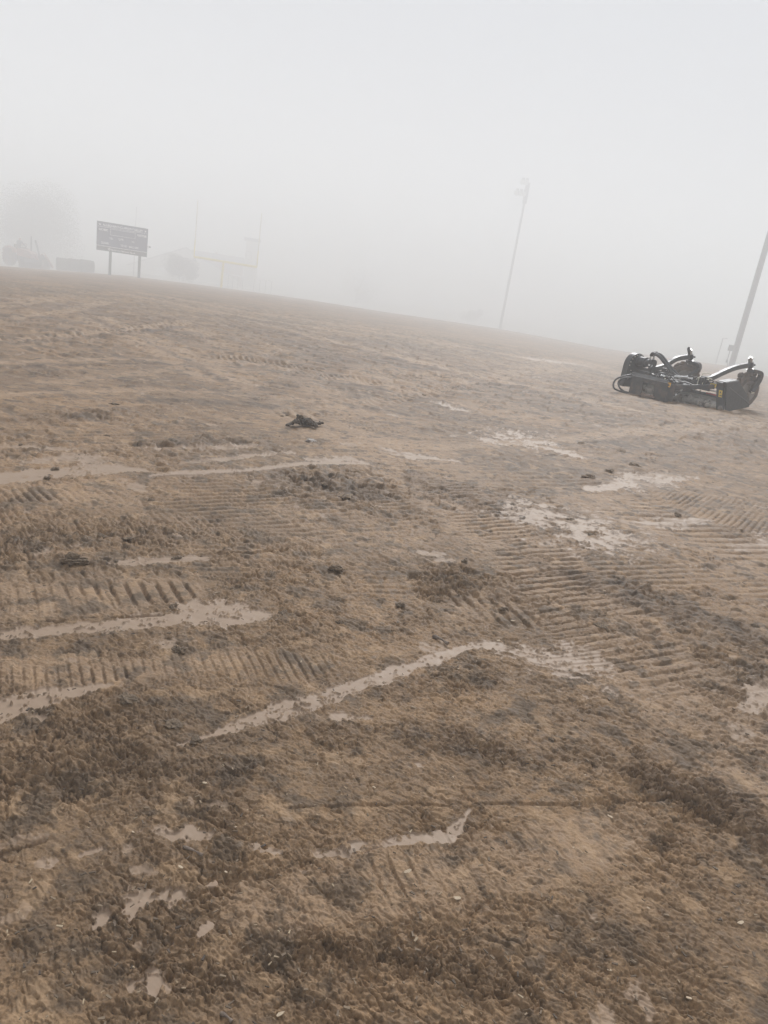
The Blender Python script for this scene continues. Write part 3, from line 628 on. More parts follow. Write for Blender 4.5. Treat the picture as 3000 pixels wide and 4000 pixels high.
# ------------------------------------------------------------------ the soil preparing attachment
def rake():
    o = G(2823, 1606)
    R_ = empty('power_rake', (o[0], o[1], o[2]-0.035), rad(-53.25), 'black skid steer power rake attachment with two tall caster wheels parked on the mud', 'farm implement')
    k_ = float(np.linalg.norm(o-EYE))/18.2; R_.scale = (k_, k_, k_)
    V = Vector
    # hitch plate (faces the camera)
    def hp(x, z): return (x - 0.15*(z-0.25), z)
    mb = MB()
    for poly in ([(-1.82, .45), (-1.47, .45), (-1.5, .0), (-1.82, .0)], [(-1.2, .45), (-.82, .45), (-.82, -.01), (-1.13, .0), (-1.16, .12)],
                 [(-1.47, .45), (-1.2, .45), (-1.18, .36), (-1.30, .33), (-1.48, .36)]):
        mb.plate([hp(*p) for p in poly], (0, -1.0, 0), (1, 0, 0), (0, 0, 1), 0.025)
    mb.b2((-1.84, -1.0, .02), (-1.815, -.75, .44)); mb.b2((-.86, -1.0, .02), (-.835, -.72, .44))
    hitch = mb.build('hitch_plate', 'black_dirty', R_, None, .006)
    mb = MB(); mb.plate([(-.5, 0), (.5, 0), (.5, .065), (-.5, .065)], (-1.355, -1.03, .455), (1, 0, 0), (0, .45, .9), .022)
    mb.build('top_lip', simple('lit_lip_paint', (.085, .088, .09), .5, 0, .35, 9, 0, (.3, (.1, .085, .07))), hitch, None, .004)  # greyer than the plate: light on the angled lip put into its colour
    mb = MB()
    for x0, x1 in ((-1.8, -1.5), (-1.47, -1.08), (-1.1, -.86)):
        mb.plate([(0, 0), (x1-x0, 0), (x1-x0, .085), (0, .085)], (x0, -1.06, -.005 if x0 != -1.47 else .05), (1, 0, 0), (0, .8, .5), .02)
    mb.build('bottom_lip', 'rust', hitch, None, .004)
    mb = MB(); mb.plate([(0, 0), (.08, 0), (.08, .1), (0, .1)], (-.87, -1.004, .37), (1, 0, 0), (0, 0, 1), -.003)
    lb = mb.build('warning_label', 'orange_label', hitch)
    mb = MB(); mb.plate([(.02, .03), (.06, .03), (.06, .05), (.045, .05), (.045, .075), (.02, .05)], (-.87, -1.008, .37), (1, 0, 0), (0, 0, 1), -.002); mb.build('marking', 'dark', lb)
    # frame
    mb = MB()
    mb.b2((-2.45, -.05, .49), (-.10, .10, .60)); mb.b2((-1.78, -.98, .28), (-1.68, -.05, .4)); mb.b2((-.98, -.98, .28), (-.88, -.05, .4))
    mb.b2((-1.6, -.6, .42), (-.95, -.1, .45)); mb.b2((-1.84, -.98, .40), (-.84, -.62, .425))
    mb.bar([(-1.73, -.9, .34), (-1.95, -.05, .55)], .08, .1); mb.b2((-2.3, -.3, .44), (-1.55, -.2, .54)); mb.b2((-1.5, -.36, .45), (-1.36, -.12, .62))
    mb.bar([(-.93, -.8, .36), (-.35, -.02, .52)], .07, .1); mb.b2((-2.40, -.02, .1), (-2.34, .18, .55))
    mb.build('frame', 'black_dirty', R_, None, .008)
    # drive housing and motor at the far end
    prof = [(-.55, .1), (.10, .1), (.10, .62)]
    for k in range(13):
        a = math.pi*k/12; prof.append((-.225+.325*math.cos(a), .62+.3*math.sin(a)))
    prof.append((-.55, .62))
    mb = MB(); mb.plate(prof[:-1], (-2.52, 0, 0), (0, 1, 0), (0, 0, 1), .16)
    hs = mb.build('drive_housing', 'black', R_, 40, .012)
    for k in range(11):
        a = math.pi*k/10; y, z = -.225+.29*math.cos(a), .62+.265*math.sin(a)
        MB().lathe([(.013, 0), (.013, .012), (.0, .014)], (-2.36, y, z), (1, 0, 0), 8).build('bolt_head', 'zinc', hs, 40)
    for y, z in ((-.42, .5), (-.36, .42), (-.1, .5), (-.46, .3)): MB().lathe([(.013, 0), (.013, .012), (.0, .014)], (-2.36, y, z), (1, 0, 0), 8).build('bolt_head', 'zinc', hs, 40)
    mb = MB(); mb.lathe([(.15, 0), (.15, .03), (.115, .035), (.11, .2), (.12, .21), (.12, .24), (.09, .25), (.09, .33), (.105, .335), (.105, .46), (.06, .47), (0, .47)], (-2.36, -.22, .745), (1, 0, 0), 24)
    mb.b2((-1.99, -.33, .66), (-1.91, -.12, .83))
    mo = mb.build('hydraulic_motor', 'black', R_, 40, .006)
    mb = MB(); mb.lathe([(.03, 0), (.03, .008), (0, .008)], (-1.91, -.3, .7), (.3, -1, 0), 14); mb.b2((-1.97, -.345, .69), (-1.92, -.333, .73)); mb.build('motor_plate', 'white', mo, 40)
    for dx in (0, .09):
        mb = MB(); mb.lathe([(.024, 0), (.024, .05), (.017, .05), (.017, .1), (.028, .1), (.028, .135), (0, .135)], (-2.06+dx, -.2, .83), (0, 0, 1), 8); mb.build('fitting', 'steel', mo, 40)
    # two sleeved hoses in an arc
    for dy, dz in ((0, 0), (-.06, -.03), (.05, -.045)):
        mb = MB(); mb.tube(spline([(-2.04, -.2+dy*.4, .93), (-2.05+.08, -.2+dy, 1.0+dz*.5), (-1.78, -.2+dy, .97+dz), (-1.55, -.2+dy, .82+dz), (-1.3, -.2+dy, .66+dz), (-1.1, -.22+dy, .56)], 7), .036, 12)
        mb.build('hydraulic_hose', 'rubber', R_, 50)
    mb = MB()
    for k in range(6): mb.lathe([(.05, -.006), (.05, .006)], (-1.93+.04*k, -.21, .995-.013*k), (1, 0, -.35), 12)
    mb.build('hose_clamp', 'dark', R_, 50)
    # hose loops on the far side of the hitch
    for k in range(2):
        e = .11*k
        mb = MB(); mb.tube(spline([(-1.85, -.7, .47-e), (-1.92-e*.6, -1.0, .44-e*.7), (-2.02-e*.5, -1.33+e*1.7, .30-e*.4), (-2.0, -1.36+e*1.8, .10+e*.2), (-1.92, -1.1+e*.5, .035+.01*k), (-1.83, -.85, .03), (-1.72, -.7, .06)], 7), .021, 9)
        mb.build('hydraulic_hose', 'rubber', R_, 50)
    # drum with carbide teeth
    mb = MB(); mb.lathe([(.0, 0), (.095, 0), (.095, 2.2), (0, 2.2)], (-2.34, .05, .11), (1, 0, 0), 28)
    n = 0
    for i in range(44):
        for q in range(2):
            t = i*0.62+q*math.pi; x = -2.30+i*.049+q*.02
            d = V((0, math.cos(t), math.sin(t)))
            mb.lathe([(.027, 0), (.022, .022), (.009, .034), (0, .036)], V((x, .05, .11))+d*.09, d, 8)
    mb.build('roller_drum', 'drum', R_, 40)
    # guards in front of the drum
    mb = MB(); mb.b2((-2.33, .07, .28), (-.24, .15, .345)); mb.b2((-2.33, .10, .40), (-.24, .2, .42)); mb.build('guard_bar', 'black_dirty', R_, None, .008)
    mb = MB(); mb.plate([(-2.33, 0), (-.23, 0), (-.23, .12), (-2.33, .12)], (0, .10, .165), (1, 0, 0), (0, .2, 1), .012); mb.build('deflector_plate', 'olive', R_, None, .003)
    mb = MB(); mb.b2((-1.35, .05, .42), (-.5, .1, .445)); mb.b2((-1.9, .0, .38), (-1.3, .05, .42)); mb.build('adjuster_bar', 'black', R_, None, .005)
    for q in (((-.56, .03, .405), (-.26, .06, .435)), ((-.95, .02, .425), (-.72, .05, .455))): MB().b2(*q).build('pale_strip', 'white', R_, None, .003)
    mb = MB(); mb.b2((-.55, .055, .325), (-.25, .075, .36)); mb.build('red_strip', 'red', R_, None, .003)
    # end frame, bearing, side plate
    mb = MB(); mb.plate([(-.13, 0), (.02, .02), (-.13, .66), (-.31, .62)], (0, .07, 0), (1, 0, 0), (0, 0, 1), .12); mb.b2((-.30, -.06, .60), (-.14, .1, .65))
    ef = mb.build('end_frame', 'black', R_, None, .008)
    mb = MB(); mb.lathe([(.085, 0), (.085, .03), (.07, .04), (.066, .03), (.0, .03)], (-.035, -.045, .09), (.12, -1, .1), 28); be = mb.build('bearing', 'black', ef, 40)
    mb = MB(); mb.lathe([(.062, 0), (.05, .012), (.018, .012), (.018, .026), (0, .026)], (-.031, -.076, .093), (.12, -1, .1), 24); mb.build('hub', 'rim', be, 40)
    mb = MB(); mb.plate([(0, 0), (.085, 0), (.085, .15), (0, .15)], (-.165, -.056, .33), (1, 0, 0), (-.2, 0, 1), -.003); l2 = mb.build('warning_label', 'yellow', ef)
    MB().plate([(.02, .085), (.065, .085), (.043, .13)], (-.165, -.060, .33), (1, 0, 0), (-.2, 0, 1), -.002).build('marking', 'dark', l2)
    MB().b2((-.145, -.062, .355), (-.11, -.058, .375)).build('marking', 'dark', l2); MB().b2((-.10, -.062, .352), (-.088, -.058, .385)).build('marking', 'dark', l2)
    mb = MB(); mb.plate([(0, 0), (.15, 0), (.15, .075), (0, .075)], (-.44, -.054, .51), (1, 0, 0), (0, 0, 1), -.003); l3 = mb.build('warning_label', 'yellow', R_)
    for k in range(3): MB().b2((-.42, -.061, .522+.02*k), (-.31, -.058, .530+.02*k)).build('marking', 'dark', l3)
    mb = MB(); mb.plate([(.10, .03), (1.01, .17), (.9, .37), (.26, .74), (-.22, .67)], (0, 0, 0), (0, 1, 0), (0, 0, 1), .022)
    mb.plate([(-.22, 0), (.27, 0), (.27, .2), (-.22, .2)], (-.2, 0, .70), (0, .99, .14), (1, 0, 0), -.015)
    sp_ = mb.build('side_plate', 'black', R_, None, .005)
    mb = MB(); mb.bar([(.026, -.07, .585), (.026, 1.0, .235)], .018, .014); mb.build('crease', 'galv', sp_)
    mb = MB(); mb.plate([(.2, .05), (.75, .14), (.7, .3), (.25, .6), (-.1, .57)], (-2.52, 0, 0), (0, 1, 0), (0, 0, 1), .02); mb.build('side_plate', 'black', R_, None, .005)
    # arms with caster wheels
    def caster(x, arm, top, low, hub, steer, rr, label=None):
        mb = MB(); mb.sweep(spline(arm, 4), [(-.045, -.055), (.045, -.055), (.045, .055), (-.045, .055)]); ar = mb.build('support_arm', 'black', R_, 30, .008)
        T, L = V(top), V(low); d = (L-T).normalized()
        mb = MB(); mb.lathe([(.0, -.03), (.03, -.03), (.03, 0), (.052, .0), (.052, .12), (.045, .12), (.045, .30), (.08, .30), (.08, .33), (0, .33)], T, d, 20); mb.build('pivot_post', 'steel', ar, 40)
        mb = MB(); mb.lathe([(.07, .11), (.075, .13), (.075, .22), (.07, .24)], T, d, 20); mb.tube([T+d*.16+V((0, -.02, 0)), T+d*.16+V((.03, .16, -.01))], .022, 8); mb.build('collar', 'black', ar, 40)
        c = V(hub); ax = V((math.cos(steer), math.sin(steer), 0)); fwv = V((-math.sin(steer), math.cos(steer), 0)); w = .11
        wheel = MB(); wheel.lathe([(rr*.62, -w*.8), (rr*.8, -w), (rr*.95, -w*.86), (rr, -w*.5), (rr*1.01, 0), (rr, w*.5), (rr*.95, w*.86), (rr*.8, w), (rr*.62, w*.8)], c, ax, 40)
        cv = []
        for i, p in enumerate(wheel.v):
            q = V(p)-c; cv.append(tuple(c+q*(1+.02*math.sin(i*1.9)*math.sin(i*.37))))
        wheel.v = cv
        wo = wheel.build('caster_wheel', 'tyre', R_, 50)
        mb = MB()
        for sg in (1, -1):
            mb.lathe([(rr*.66, w*.84), (rr*.6, w*.7), (rr*.5, w*.35), (rr*.2, w*.45), (rr*.18, w*.9), (0, w*.95)], c, ax*sg, 32)
        mb.build('rim', 'rim', wo, 40)
        # one heavy curved fork leg and cross plate, on the near side
        for sg in (1,):
            off = ax*(w+.06)*sg; P0 = T+d*.33
            pts = [P0-off*.3, P0+off*.5+fwv*.06, P0+off+fwv*.16+V((0, 0, -.02)), P0+off*1.05+fwv*.19+V((0, 0, -.14)), c+off+fwv*.1+V((0, 0, .17)), c+off]
            mb = MB(); sp = spline(pts, 6); n = len(sp)
            mb.sweep(sp, [[(-.04, -.13+.06*i/n), (.04, -.13+.06*i/n), (.04, .13-.06*i/n), (-.04, .13-.06*i/n)] for i in range(n)], up=fwv)
            fo = mb.build('fork', 'black_dirty', ar, 30, .008)
            mb = MB(); mb.lathe([(.035, 0), (.035, .03), (.02, .03), (.02, .06), (0, .06)], c+off*1.1, ax, 12); mb.build('axle_nut', 'zinc', fo, 40)
        # mud stuck on top of the tyre
        a0 = 0.2
        me = MB()
        for k in range(26):
            t = rad(40)+rad(115)*random.random(); q = c + (fwv*math.cos(t)+V((0, 0, 1))*math.sin(t))*(rr*(1.0+.06*random.random())) + ax*random.uniform(-.09, .09)
            r_ = random.uniform(.03, .075)
            for b in range(1):
                ph = random.random()*6
                rings = [(0, -r_)]+[(r_*math.sin(math.pi*z/5)*random.uniform(.8, 1.2), -r_*math.cos(math.pi*z/5)) for z in range(1, 5)]+[(0, r_)]
                me.lathe(rings, q, (math.cos(ph), math.sin(ph), .4), 7)
        me.build('caked_mud', 'mudcake', wo)
    caster(-.7, [(-.6, -.2, .62), (-.66, .23, .66), (-.7, .75, .82), (-.7, 1.12, .94), (-.7, 1.4, 1.0), (-.7, 1.84, 1.075)], (-.7, 1.735, 1.23), (-.7, 1.88, .95), (-.72, 1.97, .44), rad(-8), .395)
    caster(-1.95, [(-1.9, -.35, .60), (-1.93, .1, .68), (-1.95, .36, .77), (-1.95, .6, .89), (-1.95, .8, .95), (-1.95, 1.26, 1.02)], (-1.95, 1.14, 1.17), (-1.95, 1.3, .86), (-1.97, 1.24, .42), rad(-42), .395)
    mb = MB(); P0 = V((-1.95, 1.05, 1.17)); mb.bar([(-1.95, 1.16, 1.08), (-1.93, 1.02, 1.22)], .05, .06); mb.build('lock_handle', 'black', R_)
    # adjusting cylinder
    a, b = V((-1.12, -.62, .32)), V((-.84, -.42, .46)); d = (b-a).normalized()
    mb = MB(); mb.lathe([(0, 0), (.05, 0), (.05, .34), (.03, .35), (0, .35)], a, d, 18); cy = mb.build('hydraulic_cylinder', 'black_dirty', R_, 40)
    mb = MB(); mb.lathe([(.022, .34), (.022, .44), (0, .44)], a, d, 12); mb.build('piston_rod', 'white', cy, 40)
    for q in ((-1.0, -.62, .29), (-.95, -.6, .25), (-.92, -.6, .21), (-.86, -.58, .22), (-.80, -.55, .34), (-.79, -.55, .30)):
        mb = MB(); mb.lathe([(.016, 0), (.022, .02), (.016, .045), (0, .045)], q, (random.uniform(-1, 1), random.uniform(-1, 1), random.uniform(-1, 1)), 8)
        mb.build('grease_fitting', 'white', cy, 40)
    mb = MB(); mb.tube(spline([(-1.05, -.66, .33), (-.99, -.68, .25), (-.93, -.66, .2), (-.88, -.6, .2), (-.8, -.5, .32)], 6), .012, 8); mb.build('hydraulic_hose', 'rubber', cy, 40)
    # clamps with U bolts
    for x in (-.72, -.60):
        mb = MB(); mb.tube(spline([(x, -.11, .36), (x, -.11, .56), (x, -.10, .665), (x+.05, -.02, .68), (x+.06, .12, .66)], 5), .013, 8); mb.build('u_bolt', 'zinc', R_, 50)
    mb = MB(); mb.b2((-.70, -.1, .40), (-.56, .12, .70)); mb.b2((-.66, -.08, .40), (-.44, .0, .44)); mb.build('arm_clamp', 'black', R_, None, .008)
    MB().b2((-1.72, -.14, .44), (-1.58, .06, .70)).build('arm_clamp', 'black', R_, None, .008)
    mb = MB(); mb.tube(spline([(-1.58, -.16, .42), (-1.58, -.16, .64), (-1.57, -.12, .68), (-1.55, .0, .69)], 5), .012, 8); mb.build('u_bolt', 'galv', R_, 50)
    # valve block, pins and plumbing on the deck
    mb = MB(); mb.b2((-1.42, -.5, .45), (-1.22, -.34, .545)); mb.b2((-1.18, -.55, .45), (-1.05, -.42, .52)); mb.b2((-1.5, -.28, .46), (-1.3, -.16, .66)); vb = mb.build('valve_block', 'black', R_, None, .006)
    rs = random.Random(21)
    for k in range(16):
        p = V((rs.uniform(-1.62, -.95), rs.uniform(-.85, -.25), rs.uniform(.45, .5))); e = rs.uniform(.2, .55)
        a = rs.uniform(-.5, .5)+(0 if k % 3 else 1.3); q = p+V((math.cos(a)*e, math.sin(a)*e, rs.uniform(-.02, .06)))
        md = (p+q)/2+V((rs.uniform(-.04, .04), rs.uniform(-.05, .05), rs.uniform(.02, .13)))
        mb = MB(); mb.tube(spline([p, md, q], 7), rs.choice((.011, .014, .018)), 8); mb.build('hydraulic_hose', 'rubber', R_, 50)
    for k in range(22):
        p = V((rs.uniform(-1.62, -.9), rs.uniform(-.9, -.25), rs.uniform(.47, .57))); dd = V((1, rs.uniform(-1.2, .4), rs.uniform(-.2, .5)))
        s = rs.uniform(.7, 1.2)
        mb = MB(); mb.lathe([(0, 0), (.014*s, 0), (.014*s, .03*s), (.02*s, .03*s), (.02*s, .055*s), (.012*s, .055*s), (.012*s, .09*s), (0, .09*s)], p, dd, 8)
        mb.build('fitting', rs.choice(('white', 'zinc', 'steel', 'white')), vb, 40)
    for p, q, r_ in (((-1.45, -.62, .53), (-1.2, -.62, .545), .024), ((-1.15, -.42, .58), (-.93, -.28, .62), .02), ((-1.05, -.3, .585), (-.84, -.22, .6), .016), ((-1.66, -.82, .47), (-1.5, -.82, .475), .018)):
        mb = MB(); mb.tube([p, q], r_, 10); mb.lathe([(r_*1.4, 0), (r_*1.4, .03), (0, .03)], q, V(q)-V(p), 10); mb.build('pin', 'white', R_, 40)
    for k in range(7):
        x = -1.0+.1*k
        mb = MB(); mb.tube(spline([(x, -.05, .6), (x+.02, -.06, .64), (x+.1, -.06, .645), (x+.12, -.05, .6)], 4), .011, 8); mb.build('steel_pipe', rs.choice(('zinc', 'zinc', 'dark')), R_, 50)
    mb = MB(); mb.tube(spline([(-.85, .2, .6), (-.85, .2, .73), (-.84, .22, .75), (-.73, .3, .76), (-.71, .3, .72)], 5), .009, 8); mb.build('steel_pipe', 'zinc', R_, 50)
    mb = MB()
    for k in range(60):
        p = V((rs.uniform(-1.7, -.3), rs.uniform(-.5, .1), .60)); p.y = rs.uniform(-.04, .09); s = rs.uniform(.008, .02)
        mb.box(p+V((0, 0, s*.4)), (s*2, s*1.5, s*1.2), Matrix.Rotation(rs.uniform(0, 3), 3, 'Z'))
    mb.build('soil_crumbs', 'mudcake', R_)
rake()

# ------------------------------------------------------------------ scoreboard
FONT = None
def text_mesh(txt, width, height, depth=.012):
    cu = bpy.data.curves.new('lettering', 'FONT'); cu.body = txt; cu.extrude = depth/2; cu.offset = .028; cu.size = 1
    o = bpy.data.objects.new('lettering_source', cu); COL.objects.link(o)
    dg = bpy.context.evaluated_depsgraph_get(); dg.update(); me = bpy.data.meshes.new_from_object(o.evaluated_get(dg))
    bpy.data.objects.remove(o); bpy.data.curves.remove(cu)
    P = np.array([v.co[:] for v in me.vertices]); lo, hi = P.min(0), P.max(0)
    sx, sy = width/(hi[0]-lo[0]), height/(hi[1]-lo[1])
    for v in me.vertices: v.co = Vector(((v.co.x-(lo[0]+hi[0])/2)*sx, 0-v.co.z*1.0, (v.co.y-(lo[1]+hi[1])/2)*sy))
    me.materials.clear(); me.materials.append(M['sign_white']); me.name = 'lettering'
    return me
def scoreboard():
    RR = 94
    c = at(478, 935, RR); TL, TR, BL = at(381, 864, RR), at(579, 894, RR), at(379, 976, RR)
    W = np.linalg.norm(TL-TR); Hh = TL[2]-BL[2]; az = math.atan2(c[0], c[1])
    base = gz(c[0], c[1])
    root = empty('scoreboard', (c[0], c[1], base), -az, 'dark navy football scoreboard with white lettering standing on two grey posts', 'scoreboard')
    zc = c[2]-base
    mb = MB(); mb.b2((-W/2, 0, zc-Hh*.34), (W/2, .25, zc+Hh/2)); panel = mb.build('panel', 'navy', root)
    mb = MB(); mb.b2((-W/2-.02, -.02, zc-Hh/2), (W/2+.02, .24, zc-Hh*.342)); spon = mb.build('sponsor_panel', 'navy_dark', root)
    mb = MB(); mb.b2((-W/2-.03, -.01, zc+Hh/2), (W/2+.03, .26, zc+Hh/2+.04)); mb.b2((-W/2-.03, -.01, zc-Hh*.34), (-W/2, .26, zc+Hh/2)); mb.b2((W/2, -.01, zc-Hh*.34), (W/2+.03, .26, zc+Hh/2)); mb.build('frame', 'dark', root)
    def X(s): return -W/2+W*s
    def Z(t): return zc+Hh/2-Hh*t
    def word(txt, s0, s1, t, h, parent):
        o = bpy.data.objects.new('lettering', text_mesh(txt, (s1-s0)*W, h*Hh)); COL.objects.link(o); o.parent = parent
        o.location = (X((s0+s1)/2), -.012 if parent == panel else -.03, Z(t))
    for a in (('ALLEGHENY-CLARION VALLEY', .105, .905, .095, .082), ('HOME', .035, .21, .265, .078), ('VISITOR', .785, .985, .27, .078), ('TOL', .245, .315, .53, .062), ('QTR', .425, .525, .52, .078),
              ('TOL', .68, .745, .535, .062), ('DOWN', .09, .24, .725, .078), ('TO GO', .465, .60, .725, .074), ('BALL ON', .635, .82, .725, .078)): word(*a, panel)
    word('Farmers National Bank', .285, .77, .925, .058, spon)
    mb = MB(); mb.b2((X(.225), -.032, Z(.955)), (X(.27), -.022, Z(.875))); lg = mb.build('logo', 'sign_white', spon)
    mb = MB()
    for k in range(2): mb.b2((X(.234)+.08*k, -.038, Z(.94)), (X(.234)+.08*k+.05, -.033, Z(.89)))
    mb.build('logo_mark', 'galv', lg)
    mb = MB(); mb.b2((X(.01), -.01, Z(.172)), (X(.99), 0, Z(.160))); mb.b2((X(0), -.012, Z(.842)), (X(1), 0, Z(.826))); mb.build('stripe', 'sign_white', panel)
    mb = MB(); x0, x1, z0, z1, e = X(.26), X(.755), Z(.415), Z(.2), .035
    mb.b2((x0, -.012, z0), (x1, 0, z0+e)); mb.b2((x0, -.012, z1-e), (x1, 0, z1)); mb.b2((x0, -.012, z0+e), (x0+e, 0, z1-e)); mb.b2((x1-e, -.012, z0+e), (x1, 0, z1-e)); mb.build('clock_frame', 'sign_white', panel)
    for sg, s in ((1, .055), (-1, .95)):
        mb = MB(); b = [(-.5, .45), (-.2, .2), (0, .1), (.12, .22), (.3, .2), (.2, .05), (.28, -.1), (.1, -.42), (-.02, -.2), (-.12, -.3), (-.3, -.05)]
        mb.plate([(sg*p[0]*.32, p[1]*.34) for p in b], (X(s), -.002, Z(.09)), (1, 0, 0), (0, 0, 1), .01 if sg < 0 else .01); mb.build('emblem', 'sign_white', panel)
    for u in (431, 546):
        p = at(u, 1000, RR); q = Matrix.Rotation(az, 4, 'Z') @ Vector((p[0]-c[0], p[1]-c[1], 0))
        mb = MB(); mb.b2((q.x-.15, .02, -.8), (q.x+.15, .26, zc-Hh*.4)); mb.build('post', 'post', root)
    mb = MB(); mb.b2((W/2+.02, .05, Z(.63)), (W/2+.25, .1, Z(.615))); mb.b2((W/2+.2, 0, Z(.645)), (W/2+.4, .15, Z(.60))); mb.build('horn', 'post', root)
scoreboard()

# ------------------------------------------------------------------ goal post
def goal():
    RR = 140
    A, B_, Sb = at(758, 1003, RR), at(1003, 1043, RR), at(864, 1123, RR)
    zc = (A[2]+B_[2])/2; c = (A+B_)/2; st = at(873, 1030, RR)
    base = gz(st[0], st[1]); root = empty('goalpost', (st[0], st[1], base), 0, 'yellow football goalpost with tall thin uprights fading into the fog', 'goalpost')
    o = Vector((st[0], st[1], base)); a, b = Vector(A)-o, Vector(B_)-o
    a.z, b.z = A[2]-base, B_[2]-base
    mb = MB(); mb.tube([a, b], .19, 14); mb.build('crossbar', 'goal', root, 40)
    for e, v in ((a, at(775, 781, RR)), (b, at(1023, 832, RR))):
        mb = MB(); mb.tube([e, (e.x, e.y, v[2]-base)], .07, 10); up = mb.build('upright', 'goal_pale', root, 40)
        mb = MB(); mb.tube([e, (e.x, e.y, e.z+2.8)], .1, 10); mb.build('sleeve', 'goal', up, 40)
    mid = Vector(((a.x+b.x)/2, (a.y+b.y)/2, (a.z+b.z)/2))
    mid = a.lerp(b, .47); f = Vector((mid.x, mid.y, 0)).normalized() if mid.length > .3 else Vector((0, 1, 0))
    sb = Vector(Sb)-o
    mb = MB(); mb.tube(spline([(sb.x, sb.y, -.8), (sb.x, sb.y, .8), (sb.x*.8+mid.x*.2, sb.y*.8+mid.y*.2, mid.z-.7), (mid.x*.8+sb.x*.2, mid.y*.8+sb.y*.2, mid.z-.15), mid], 6), .2, 14); mb.build('stem', 'goal', root, 40)
goal()

# ------------------------------------------------------------------ light poles
def light_pole(px, py, RR, hgt, r_b, r_t, label, head, name='floodlight_pole'):
    p = at(px, py, RR); base = gz(p[0], p[1]); az = math.atan2(p[0], p[1])
    root = empty(name, (p[0], p[1], base), -az, label, 'light pole', 'tall floodlight poles beside the field')
    root.scale = (FAR, FAR, FAR); H0 = (p[2]-base)/FAR+hgt
    mb = MB(); mb.tube([(0, 0, -1), (0, 0, H0*.3), (0, 0, H0*.7), (0, 0, H0)], [r_b, r_b*.86+r_t*.14, r_b*.35+r_t*.65, r_t], 16); mb.build('pole', 'galv', root, 50)
    return root, H0
root, H0 = light_pole(1953, 1284, 115*FAR, 20.6, .205, .145, 'thinner grey floodlight pole with a cluster of lamps at its top', True)
for zz, n, x0 in ((H0-.2, 2, -.85), (H0-1.7, 3, -1.4)):
    mb = MB(); mb.tube([(x0, -.1, zz), (.35, -.1, zz)], .07, 8); ca = mb.build('lamp_arm', 'galv', root, 40)
    for k in range(n):
        x = x0+.1+k*.55
        mb = MB(); mb.lathe([(.1, -.35), (.2, -.3), (.3, -.05), (.36, .2), (.36, .24), (.0, .24)], (x, -.45, zz+.05), (-.35, -.85, -.42), 16); lm = mb.build('floodlight', 'post', ca, 40)
        mb = MB(); mb.lathe([(.33, .245), (.0, .27)], (x, -.45, zz+.05), (-.35, -.85, -.42), 16); mb.build('lens', 'lamp', lm, 40)
        if k < n-1 or True:
            mb = MB(); mb.b2((x-.2, -.2, zz-.1), (x+.2, .12, zz+.62)); mb.build('ballast_box', 'post', lm)
mb = MB(); mb.b2((-.3, -.2, H0-2.9), (.32, .25, H0-.3)); mb.build('bracket', 'galv', root)
RR2 = 62*FAR
p2 = at(2857, 1427, RR2)
root, H0 = light_pole(2857, 1427, RR2, 20.0, .22, .14, 'thicker grey floodlight pole behind the power rake with electrical boxes near its base', False)
zb = (at(2861, 1359, RR2)[2]-root.location.z)/FAR
mb = MB(); mb.b2((-.56, -.12, zb-.24), (-.19, .12, zb+.2)); bx = mb.build('electrical_box', 'galv', root, None, .02)
mb = MB(); mb.tube([(-.38, 0, zb-.24), (-.38, 0, zb-.95), (-.2, 0, zb-1.5)], .03, 8); mb.build('conduit', 'galv', root)
mb = MB(); mb.b2((-.46, -.1, zb-1.12), (-.31, .1, zb-.9)); mb.build('switch_box', 'post', root, None, .01)
mb = MB(); mb.tube([(-2, 0, H0-.3), (2, 0, H0-.3)], .08, 8); ca = mb.build('lamp_arm', 'galv', root)
for k in range(5):
    mb = MB(); mb.lathe([(.1, -.35), (.3, -.05), (.36, .2), (0, .24)], (-1.8+.9*k, -.45, H0-.2), (-.35, -.85, -.42), 14); mb.build('floodlight', 'post', ca, 40)
def small_lamp():
    RR = 96*FAR; p = at(2795, 1424, RR); b = gz(p[0], p[1]); t = at(2816, 1320, RR); az = math.atan2(p[0], p[1])
    root = empty('lamp_post', (p[0], p[1], b), -az, 'small slim lamp post with one short arm left of the thick pole', 'lamp post')
    h = t[2]-b
    mb = MB(); mb.tube([(0, 0, -1), (0, 0, h)], [.13, .1], 12); mb.build('pole', 'galv', root, 50)
    mb = MB(); mb.bar([(-.05, 0, h), (.55, 0, h+.05)], .12, .08); mb.build('arm', 'galv', root)
    mb = MB(); mb.b2((.35, -.12, h), (.8, .12, h+.12)); mb.build('lamp_head', 'post', root, None, .02)
small_lamp()
def flagpole():
    RR = 108*FAR; t = at(533, 812, RR); b = gz(t[0], t[1])
    root = empty('flagpole', (t[0], t[1], b), 0, 'very thin bare flagpole rising behind the scoreboard', 'flagpole')
    mb = MB(); mb.tube([(0, 0, -1), (0, 0, t[2]-b)], [.1, .05], 10); mb.build('pole', 'galv', root, 50)
    mb = MB(); mb.lathe([(0, 0), (.08, .05), (.1, .1), (.08, .15), (0, .2)], (0, 0, t[2]-b-.02), (0, 0, 1), 12); mb.build('finial', 'galv', root, 50)
flagpole()

